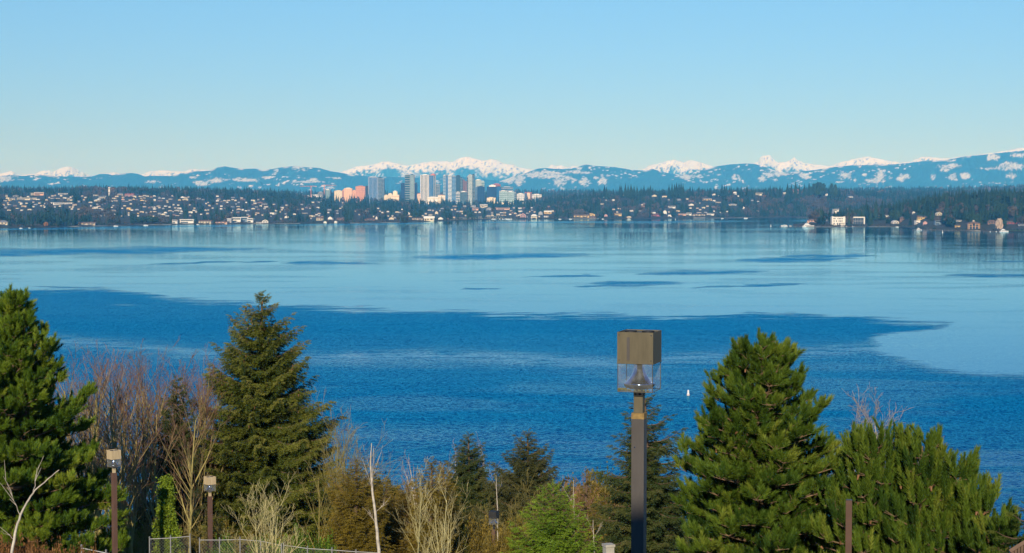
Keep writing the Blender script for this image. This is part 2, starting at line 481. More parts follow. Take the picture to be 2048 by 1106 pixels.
# headland (Nearer, on the right)
HU = [1560, 1588, 1596, 1610, 1650, 1700, 1760, 1800, 1835, 1870, 1950, 2048, 2600, 5200]
HV = [446, 451.5, 453.0, 453.6, 454.0, 454.2, 453.5, 454.0, 458.0, 460.5, 463.0, 463.5, 466, 466]
HT = [0, 2.0, 3.0, 4.0, 6, 9, 14, 22, 32, 40, 46, 50, 55, 55]   # hill height
HD = [10, 60, 110, 170, 330, 420, 520, 600, 700, 800, 900, 1000, 1100, 1100]  # depth of the land behind the shore
def head_z(u, d):
    sD = shoreD(np.interp(u, HU, HV)) + (vn(u / 14., u * 0, 14) - .5) * 14
    W = np.interp(u, HU, HD); H = np.interp(u, HU, HT)
    t = (d - sD) / W
    z = 1.0 + H * sstep(.03, .65, t) - (H + 4) * sstep(.9, 1.25, t)
    z = np.where(d < sD, -np.minimum((sD - d) * .08, 4), z)
    z = z + (fbm(u / 16., d / 60., 3, 19) - .5) * 3 * sstep(.05, .2, t) * sstep(1.1, .9, t)
    z = np.where(u < 1588, np.minimum(z, -1.0 + (u - 1560) / 28.), z)
    return z
def head_shore(u): return shoreD(np.interp(u, HU, HV)) + (vn(u / 14., u * 0, 14) - .5) * 14

m_far = mat('far_hillside_grass', (.030, .042, .020), .95, (.050, .045, .030), .012)
m_beach = mat('park_bank_grass', (.33, .28, .17), .95, (.20, .20, .10), .02)
def polar_grid(us, ds, zf, name, mats, label, beach=None):
    U, D = np.meshgrid(us, ds)
    Z = zf(U, D)
    X = (U - 1024) / F * D * cos(TH)
    V = np.stack([X, D, Z], -1).reshape(-1, 3)
    nu, nv = len(us), len(ds)
    i = np.arange(nv - 1)[:, None] * nu + np.arange(nu - 1)[None]
    q = np.stack([i, i + 1, i + nu + 1, i + nu], -1).reshape(-1, 4)
    mb = MB(); mb.add(V, quads=q)
    o = mb.obj(name, mats, smooth=True)
    return structure(o, label)
polar_grid(np.concatenate([np.linspace(-3000, -100, 40), np.arange(-80, 2140, 8), np.linspace(2160, 5200, 40)]),
           np.concatenate([np.arange(3200, 5400, 14), np.arange(5400, 7200, 45), np.arange(7200, 12800, 140)]),
           far_z, 'far_shore_hills', [m_far], 'hills of the far shore under woods and houses')
polar_grid(np.concatenate([np.arange(1556, 2140, 4), np.linspace(2150, 5200, 60)]),
           np.arange(2740, 4700, 9), head_z, 'headland_terrain', [m_far], 'low wooded headland reaching into the lake')
def far_base(): # plain carrying the mountains
    mb = MB(); mb.add([(-60000, 12000, 3), (60000, 12000, 3), (60000, 42000, 3), (-60000, 42000, 3)], quads=[(0, 1, 2, 3)])
    structure(mb.obj('valley_plain', m_far), 'dark wooded plain in front of the mountains')
far_base()

# ------------------------------------------------------------------ mountains
m_mount, nt, b = newmat('forested_snow_mountain')
nz = noise(nt, .004, 6, .7, objvec(nt))
forest = mixcol(nt, ramp(nt, nz.outputs[0], .35, .65), (.012, .030, .030), (.024, .042, .040))
nt.links.new(mixcol(nt, attr(nt), forest, (.86, .84, .82)), b.inputs['Base Color'])
b.inputs['Roughness'].default_value = .85
b.inputs['Specular IOR Level'].default_value = .1
RA = np.array([(-3000,348),(-1500,338),(-600,350),(-100,348),(0,352),(20,350),(45,352),(75,349),(110,352),(150,354),(183,353),(200,348),(215,347.5),(225,350),(240,347.5),(262,346),(275,347),(290,353),(300,351.5),
    (340,352),(380,343.5),(400,342.5),(420,341),(435,335),(450,332.5),(470,336),(490,338),(512,337),(525,340),(545,338),(560,335),(590,332),(610,334),(640,336),(660,342),(680,345),
    (700,349),(720,351),(745,353),(800,354),(860,357),(900,352),(940,355),(1000,362),(1024,354),(1050,346),(1075,337.5),(1090,336),(1110,337.5),(1140,338),(1155,334),(1170,329),(1195,332),
    (1230,334),(1265,340),(1290,341),(1305,338),(1330,345),(1365,350),(1400,341),(1430,333),(1460,328.5),(1490,327),(1510,328),(1530,334),(1560,345),(1620,341),(1680,332.5),(1700,331),
    (1740,330),(1800,327.5),(1850,322),(1900,318.5),(1930,312.5),(1960,310),(1990,306.5),(2020,303.5),(2048,300.5),(2200,296),(2700,320),(3600,330),(5200,345)])
RB = np.array([(-3000,340),(-1500,345),(-600,340),(-100,346),(0,348),(25,341),(35,348),(45,350),(70,347),(90,340),(100,340.5),(108,343),(120,337),(135,333),(145,334),(160,341),(175,348),(183,352),
    (200,350),(212,346),(225,344),(240,346),(250,350),(285,349),(300,342),(320,340),(345,342),(370,343),(385,337),(395,339),(415,339),(430,344),(500,348),(600,350),(660,347),(680,344.5),(700,338),
    (712,333),(730,331),(755,327),(765,323.5),(775,322.5),(790,325),(805,330),(815,331),(835,327),(850,324.5),(870,322.5),(890,322),(905,324.5),(915,317),(925,314),(935,313),(950,317),
    (965,321),(985,318),(995,321),(1010,327),(1024,328),(1040,335),(1070,340),(1085,339),(1093,335),(1103,329),(1112,333),(1122,330.5),(1132,335),(1145,331.5),(1160,332.5),(1180,341),
    (1270,342),(1290,336),(1300,331),(1330,323),(1345,319),(1365,324),(1385,320),(1400,324),(1420,331),(1430,334),(1470,336),(1500,328),(1515,324),(1520,313),(1530,310),(1540,310),(1545,318),
    (1555,324),(1570,325),(1580,320),(1588,315),(1597,322),(1610,326),(1640,330),(1660,332),(1680,324),(1700,320),(1720,315),(1735,313),(1750,316),(1780,322),(1800,325),(1820,323),
    (1840,314),(1855,313),(1880,317),(1900,317),(1915,313),(1960,309),(2020,300),(2035,295),(2048,296),(2200,290),(2700,315),(3600,325),(5200,345)])
PATCH = [(5,357,22,7),(10,360,14,3.5),(430,361,17,4.5),(455,360,8,2),(490,360,24,3.4),(305,363,16,2.6),(402,366,14,4),(388,355,8,2.5),(535,355,11,2.3),(552,342,5,4),(595,335,10,3),(610,340,6,2.2),
    (615,363,28,2.3),(628,361,8,5),(668,355,14,1.5),(1018,360,16,7),(1040,360,9,9),(1070,350,22,5),(1098,346,32,3),(1110,353,24,3),(1090,352,22,4),(1120,365,11,7),(1136,357,10,2.2),(1146,361,4.5,5.5),
    (1170,362.5,9,8.5),(1160,345,20,1.5),(1150,343,14,2.5),(1206,361,6,9),(1192,357,3,3),(1328,351,4,2.5),(1358,345,10,9),(1375,354,16,4.5),(1397,352,4,3),(1404,362,3,3),(1345,360,2,2),(1525,357,8,5),(1530,347,6,3),
    (1548,338,14,5),(1562,345,14,7),(1540,350,10,5),(1548,360,6,3),(1605,350,8,5),(1612,354,10,4),(1590,342,9,6),(1691,350,11,7),(1728,349,3,3),(1760,352,10,14),(1752,361,18,4),(1762,345,8,6),(1806,353,10,5),(1800,359,6,4),
    (1866,355,3,6),(1898,332,18,4),(1893,339,10,3.5),(1904,354,8,7),(1930,352,9,6),(1985,314,13,6),(1976,337,22,2),(2022,333,26,7),(2022,352,9,5),(2035,311,12,2.5),(2040,300,9,4),(1440,350,4,2),(1475,357,2.5,6),(1468,352,2,5)]
def mountains(name, R, D0, depth, seed, snow_fn, label, ustep=2.0):
    us = np.concatenate([np.linspace(-3000, -80, 160), np.arange(-78, 2126, ustep), np.linspace(2130, 5200, 160)])
    nrow = 64
    ts = np.linspace(0, 1, nrow)
    U, T = np.meshgrid(us, ts)
    jag = (ridged(U / 9., U * 0, 3, seed + 3) - .62) * 3.0 + (vn(U / 3., U * 0 + 4, seed) - .5) * 1.2
    rv = np.interp(U, R[:, 0], R[:, 1]) - jag * snow_fn(U, None, None, None, 'jag')
    D = D0 - depth * (1 - T)
    zr = zrow(rv, np.full_like(U, D0))
    prof = .10 + .90 * T ** 1.15
    spur = ridged(U / 26. + 2.2 * vn(U / 80., T * 3, seed + 40), T * 2.2, 5, seed)
    z = zr * (prof - (1 - spur) * .62 * T * (1 - T) * 1.6)
    X = (U - 1024) / F * D * cos(TH)
    Vrow = 553 + F * np.tan(np.arctan((EYE - z) / D) - TH)
    sn = snow_fn(U, T, Vrow, spur, 'snow')
    back = [np.stack([X[-1] * (1 + .12 * k), np.full(len(us), D0 + 2500. * k), z[-1] * (1 - .5 * k)], -1) for k in (1, 2)]
    V = np.concatenate([np.stack([X, D, z], -1).reshape(-1, 3)] + back)
    A = np.concatenate([sn.ravel(), sn[-1], sn[-1]])
    nu, nv = len(us), nrow + 2
    i = np.arange(nv - 1)[:, None] * nu + np.arange(nu - 1)[None]
    q = np.stack([i, i + 1, i + nu + 1, i + nu], -1).reshape(-1, 4)
    mb = MB(); mb.add(V, quads=q, a=A)
    structure(mb.obj(name, m_mount, smooth=True), label)
def snowA(U, T, Vr, spur, what):
    if what == 'jag': return .22
    s = np.zeros_like(U)
    wu = (fbm(U / 12., Vr / 5., 4, 61) - .5) * 16
    wv = (fbm(U / 14., Vr / 3.5, 4, 62) - .5) * 7
    tex = (fbm(U / 3.2, Vr / 1.8, 3, 64) - .5) * 3.2
    for (cu, cv, ru, rv_) in PATCH:
        q = ((U + wu - cu) / ru) ** 2 + ((Vr + wv - cv) / rv_) ** 2
        s = np.maximum(s, sstep(1.35, .55, q + tex) * (.46 + .36 * vn(U / 3., Vr / 1.5, 3)))
    top = np.interp(U, RA[:, 0], RA[:, 1])
    s = np.maximum(s, .9 * sstep(.66, .74, fbm(U / 9., Vr / 2.6, 5, 77)) * sstep(.45, .6, vn(U / 70., Vr / 14., 5)))
    s = np.maximum(s, .8 * sstep(3.2, 1.2, Vr - top) * sstep(.55, .75, fbm(U / 22., Vr * 0, 3, 15)))
    return s
def snowB(U, T, Vr, spur, what):
    if what == 'jag': return np.interp(U, [1080, 1100, 1150, 1200], [.7, 1.6, 1.6, .8])
    top = np.interp(U, RB[:, 0], RB[:, 1])
    depth = np.interp(U, [0, 90, 140, 190, 300, 650, 700, 760, 800, 930, 1000, 1040, 1100, 1160, 1350, 1420, 1530, 1600, 1735, 1860, 2048],
                         [14, 12, 14, 6, 12, 10, 8, 10, 12, 16, 18, 8, 12, 8, 12, 12, 15, 14, 14, 8, 12])
    n = fbm(U / 7., Vr / 6., 5, 91) * .65 + spur * .35
    s = sstep(.34, .54, n + .36 + .10 * sstep(3, 0, Vr - top) - (Vr - top) / depth * .34)
    rock = sstep(.60, .70, fbm(U / 2.4 + Vr / 5., Vr / 3.4, 4, 131)) * sstep(1.0, 3.5, Vr - top)
    s = s * (1 - .8 * rock)
    streak = sstep(.50, .60, fbm(U / 3.4 + Vr / 9., Vr / 7., 4, 13)) * sstep(40, 22, Vr - top) * .85
    return np.maximum(s, streak * sstep(.35, .5, vn(U / 30., Vr / 12., 55)))
mountains('snowy_mountains', RB, 31000, 2300, 5, snowB, 'snow covered mountain range along the horizon')
mountains('forested_mountains', RA, 23000, 1700, 50, snowA, 'blue forested mountains with white snow patches before the snowy range')

# ------------------------------------------------------------------ haze (even air from the eye to the mountains)
def haze():
    mb = MB(); mb.box(-52000, 52000, -600, 40500, -72, 1010)
    m = bpy.data.materials.new('haze_air'); m.use_nodes = True
    nt = m.node_tree
    nt.nodes.remove(nt.nodes['Principled BSDF'])
    v = nt.nodes.new('ShaderNodeVolumePrincipled')
    v.inputs['Color'].default_value = (.065, .42, 1, 1)
    v.inputs['Absorption Color'].default_value = (1, 1, 1, 1)
    v.inputs['Density'].default_value = HAZE
    v.inputs['Anisotropy'].default_value = -0.28
    nt.links.new(v.outputs[0], nt.nodes['Material Output'].inputs['Volume'])
    o = mb.obj('haze', m)
    tag(o, 'thin pale blue air veiling the far hills and mountains', None, kind='stuff')
HAZE = 5.6e-5
haze()


# ------------------------------------------------------------------ far woods
def conifer_proto(rng, layers=6, spikes=6):
    """jagged spire 1 m high, 1 m wide"""
    V = []; T = []
    for l in range(layers):
        t = l / (layers - 1)
        z = .97 - .86 * t
        r = (.06 + .46 * t ** .9)
        zt = z + .13 + .05 * t
        off = rng.random() * 6
        for k in range(spikes):
            a = off + k * 2 * pi / spikes + rng.uniform(-.25, .25)
            rr = r * rng.uniform(.65, 1.15)
            w = 1.25 * pi / spikes
            n = len(V)
            V += [(0, 0, zt), (rr * .55 * cos(a - w), rr * .55 * sin(a - w), z - .01), (rr * cos(a), rr * sin(a), z - .07 - rng.random() * .03), (rr * .55 * cos(a + w), rr * .55 * sin(a + w), z - .01)]
            T += [(n, n + 1, n + 2), (n, n + 2, n + 3)]
    return np.array(V, np.float32), np.array(T, np.int32)
def puff_proto(rng, n=46, up=.5):
    """loose round crown 1 m high, 1 m wide, made of upright flakes"""
    V = []; T = []
    for i in range(n):
        th = rng.random() * 2 * pi; ph = math.acos(rng.uniform(-.75, 1)); r = rng.uniform(.30, .5)
        c = np.array([r * sin(ph) * cos(th), r * sin(ph) * sin(th), .54 + .92 * r * cos(ph)])
        for _ in range(1):
            d = np.array([rng.gauss(0, 1), rng.gauss(0, 1), rng.gauss(0, 1) + up]); d /= np.linalg.norm(d)
            e = np.cross(d, [rng.gauss(0, 1), rng.gauss(0, 1), .2]); e /= np.linalg.norm(e)
            s = rng.uniform(.10, .17)
            k = len(V)
            V += [tuple(c - d * s + e * s * .5), tuple(c - e * s * .6), tuple(c + d * s * 1.3), tuple(c + e * s * .8)]
            T += [(k, k + 1, k + 2), (k, k + 2, k + 3)]
    return np.array(V, np.float32), np.array(T, np.int32)
_r = random.Random(11)
CON = [conifer_proto(_r) for _ in range(5)]
CONN = [conifer_proto(_r, 11, 8) for _ in range(4)]
PUF = [puff_proto(_r) for _ in range(4)]
PUFN = [puff_proto(_r, 130) for _ in range(4)]
# v: 0..0.55 evergreen shades, 0.6..0.8 bare brown-purple woods, 0.9 ochre
TREE_STOPS = [(0, (.010, .024, .014)), (.25, (.020, .044, .020)), (.55, (.040, .068, .024)), (.62, (.050, .048, .032)), (.8, (.100, .082, .056)), (.9, (.24, .14, .06)), (1, (.10, .16, .04))]
m_woods = mat_attr('woodland_foliage', TREE_STOPS, .85, .1)
m_trunk_far = mat('far_tree_bark', (.09, .065, .045), .9, (.06, .045, .035), .4)

HOUSES = []          # filled below: dict(u, v, w, h, d ...)
def march(u, v, zf, d0, d1, step=8.0):
    ds = np.arange(d0, d1, step)
    z = zf(np.full_like(ds, float(u)), ds)
    vr = vat(z, ds)
    ok = np.where((vr <= v) & (z > .3))[0]
    if len(ok) == 0:
        i = int(np.argmin(np.abs(vr - v) + (z < .3) * 99))
        return float(ds[i]), float(z[i])
    return float(ds[ok[0]]), float(z[ok[0]])

# ------------------------------------------------------------------ houses on the far shore
WALLS = {'cream': ((.68, .60, .42), (.66, .56, .40)), 'white': ((.78, .74, .65), (.74, .70, .62)), 'beige': ((.58, .47, .33), (.50, .40, .28)), 'grey': ((.36, .36, .36), (.30, .30, .31)),
         'brown': ((.26, .15, .09), (.20, .12, .08)), 'red': ((.42, .08, .06), (.34, .07, .05)), 'yellow': ((.72, .50, .17), (.62, .42, .14)), 'peach': ((.72, .42, .26), (.62, .36, .22)),
         'blue-grey': ((.24, .32, .40), (.20, .27, .34)), 'pink': ((.55, .32, .28), (.48, .28, .25))}
ROOFS = {'dark': ((.06, .06, .065), (.09, .09, .09)), 'grey': ((.22, .22, .24), (.17, .17, .18)), 'brown': ((.17, .11, .08), (.13, .09, .06)), 'white': ((.80, .77, .70), (.70, .68, .62)), 'red': ((.36, .12, .08), (.30, .10, .07))}
m_wall = {k: mat('house_wall_' + k.replace('-', '_'), a, .8, b_, .15) for k, (a, b_) in WALLS.items()}
m_roof = {k: mat('house_roof_' + k, a, .85, b_, .2) for k, (a, b_) in ROOFS.items()}
m_win = mat('dark_window_glass', (.03, .045, .06), .15, (.05, .07, .09), .3, spec=.8)
m_trim = mat('white_trim', (.80, .78, .72), .6, (.72, .70, .65), .5)
# prototypes 1 m wide, deep and high; wall, roof and windows scaled per house through the parent Empty
class Pieces:
    def __init__(s): s.L = []
    def box(s, *a):
        m = MB(); m.box(*a); s.L.append(m)
def house_meshes(kind):
    W, R, G = MB(), MB(), Pieces()
    if kind == 'gable_front':
        W.box(0, 1, 0, 1, -1.2, .62); W.add([(.0, .0, .62), (1, 0, .62), (.5, 0, .97), (0, 1, .62), (1, 1, .62), (.5, 1, .97)], tris=[(0, 1, 2), (3, 5, 4)])
        R.add([(-.06, -.06, .60), (.5, -.06, 1.02), (.5, 1.06, 1.02), (-.06, 1.06, .60), (1.06, -.06, .60), (1.06, 1.06, .60)], quads=[(0, 1, 2, 3), (1, 4, 5, 2)])
        for x in (.14, .58): G.box(x, x + .28, -.02, .0, .30, .52)
        G.box(.38, .62, -.02, 0, .64, .80)
        G.box(.08, .92, -.02, 0, -.02, .18)
    elif kind == 'gable_side':
        W.box(0, 1, 0, 1, -1.2, .60); W.add([(0, 0, .6), (0, 1, .6), (0, .5, .93), (1, 0, .6), (1, 1, .6), (1, .5, .93)], tris=[(0, 2, 1), (3, 4, 5)])
        R.gable(0, 1, 0, 1, .60, .98, .05)
        for x in (.06, .30, .56, .78): G.box(x, x + .16, -.02, 0, .28, .50)
        for x in (.10, .58): G.box(x, x + .30, -.02, 0, -.04, .18)
        R.box(.7, .78, .4, .6, .8, 1.08)
    elif kind == 'flat':
        W.box(0, 1, 0, 1, -1.2, .9)
        R.box(-.04, 1.04, -.07, 1.04, .9, 1.0)
        G.box(.05, .95, -.02, 0, .56, .80); G.box(.05, .60, -.02, 0, .08, .36)
    elif kind == 'hip':
        W.box(0, 1, 0, 1, -1.2, .62)
        R.frustum(-.05, 1.05, -.08, 1.08, .62, 1.0, .32, .45)
        for x in (.08, .40, .72): G.box(x, x + .20, -.02, 0, .30, .52)
        G.box(.2, .8, -.02, 0, -.02, .18)
    elif kind == 'ell':
        W.box(0, 1, .3, 1, -1.2, .55); W.box(.55, .95, 0, .3, -1.2, .55)
        W.add([(.55, 0, .55), (.95, 0, .55), (.75, 0, .84)], tris=[(0, 1, 2)])
        R.gable(0, 1, .3, 1, .55, .95, .05); R.gable(.55, .95, -.05, .55, .55, .88, .03, 'y')
        G.box(.64, .86, -.02, 0, .2, .46); G.box(.06, .22, .28, .3, .2, .44); G.box(.3, .46, .28, .3, .2, .44)
    return W, R, G
HM = {}
def house_proto(kind, wc, rc):
    if (kind, wc, rc) not in HM:
        W, R, G = house_meshes(kind)
        HM[(kind, wc, rc)] = (W.mesh('wall', m_wall[wc]), R.mesh('roof', m_roof[rc]), [g.mesh('window', m_win) for g in G.L])
    return HM[(kind, wc, rc)]
def house(u, v, wpx, hpx, wc, rc, kind, zf, d0, d1, label, group=None, rz=0, base_in_view=True, name='house', cat='house', depth=None, d=None):
    if d is None: d, z = march(u, v, zf, d0, d1)
    else: z = zrow(v, d)
    w = wpx * d / F; h = hpx * d / F
    x = (u - 1024) / F * d * cos(TH)
    dp = depth or max(8, min(w, 14))
    t = thing(name, label, cat, (x - w / 2 * cos(rz), d - w / 2 * sin(rz), zrow(v, d)), rz, group)
    t.scale = (w, dp, h)
    a, b_, c = house_proto(kind, wc, rc)
    link('wall', a, t); link('roof', b_, t)
    for g in (c if wpx > 9.9 else c[-1:]): link('window', g, t)
    HOUSES.append((u, d, wpx, v, hpx))
    return t
fz, hz = far_z, head_z
HOUSES += [(1677, 3640, 27, 450, 16), (1718, 3640, 24, 448, 12), (1949, 3300, 24, 458, 12)]
FA = (fz, 3300, 6400); HA = (hz, 2900, 4400)
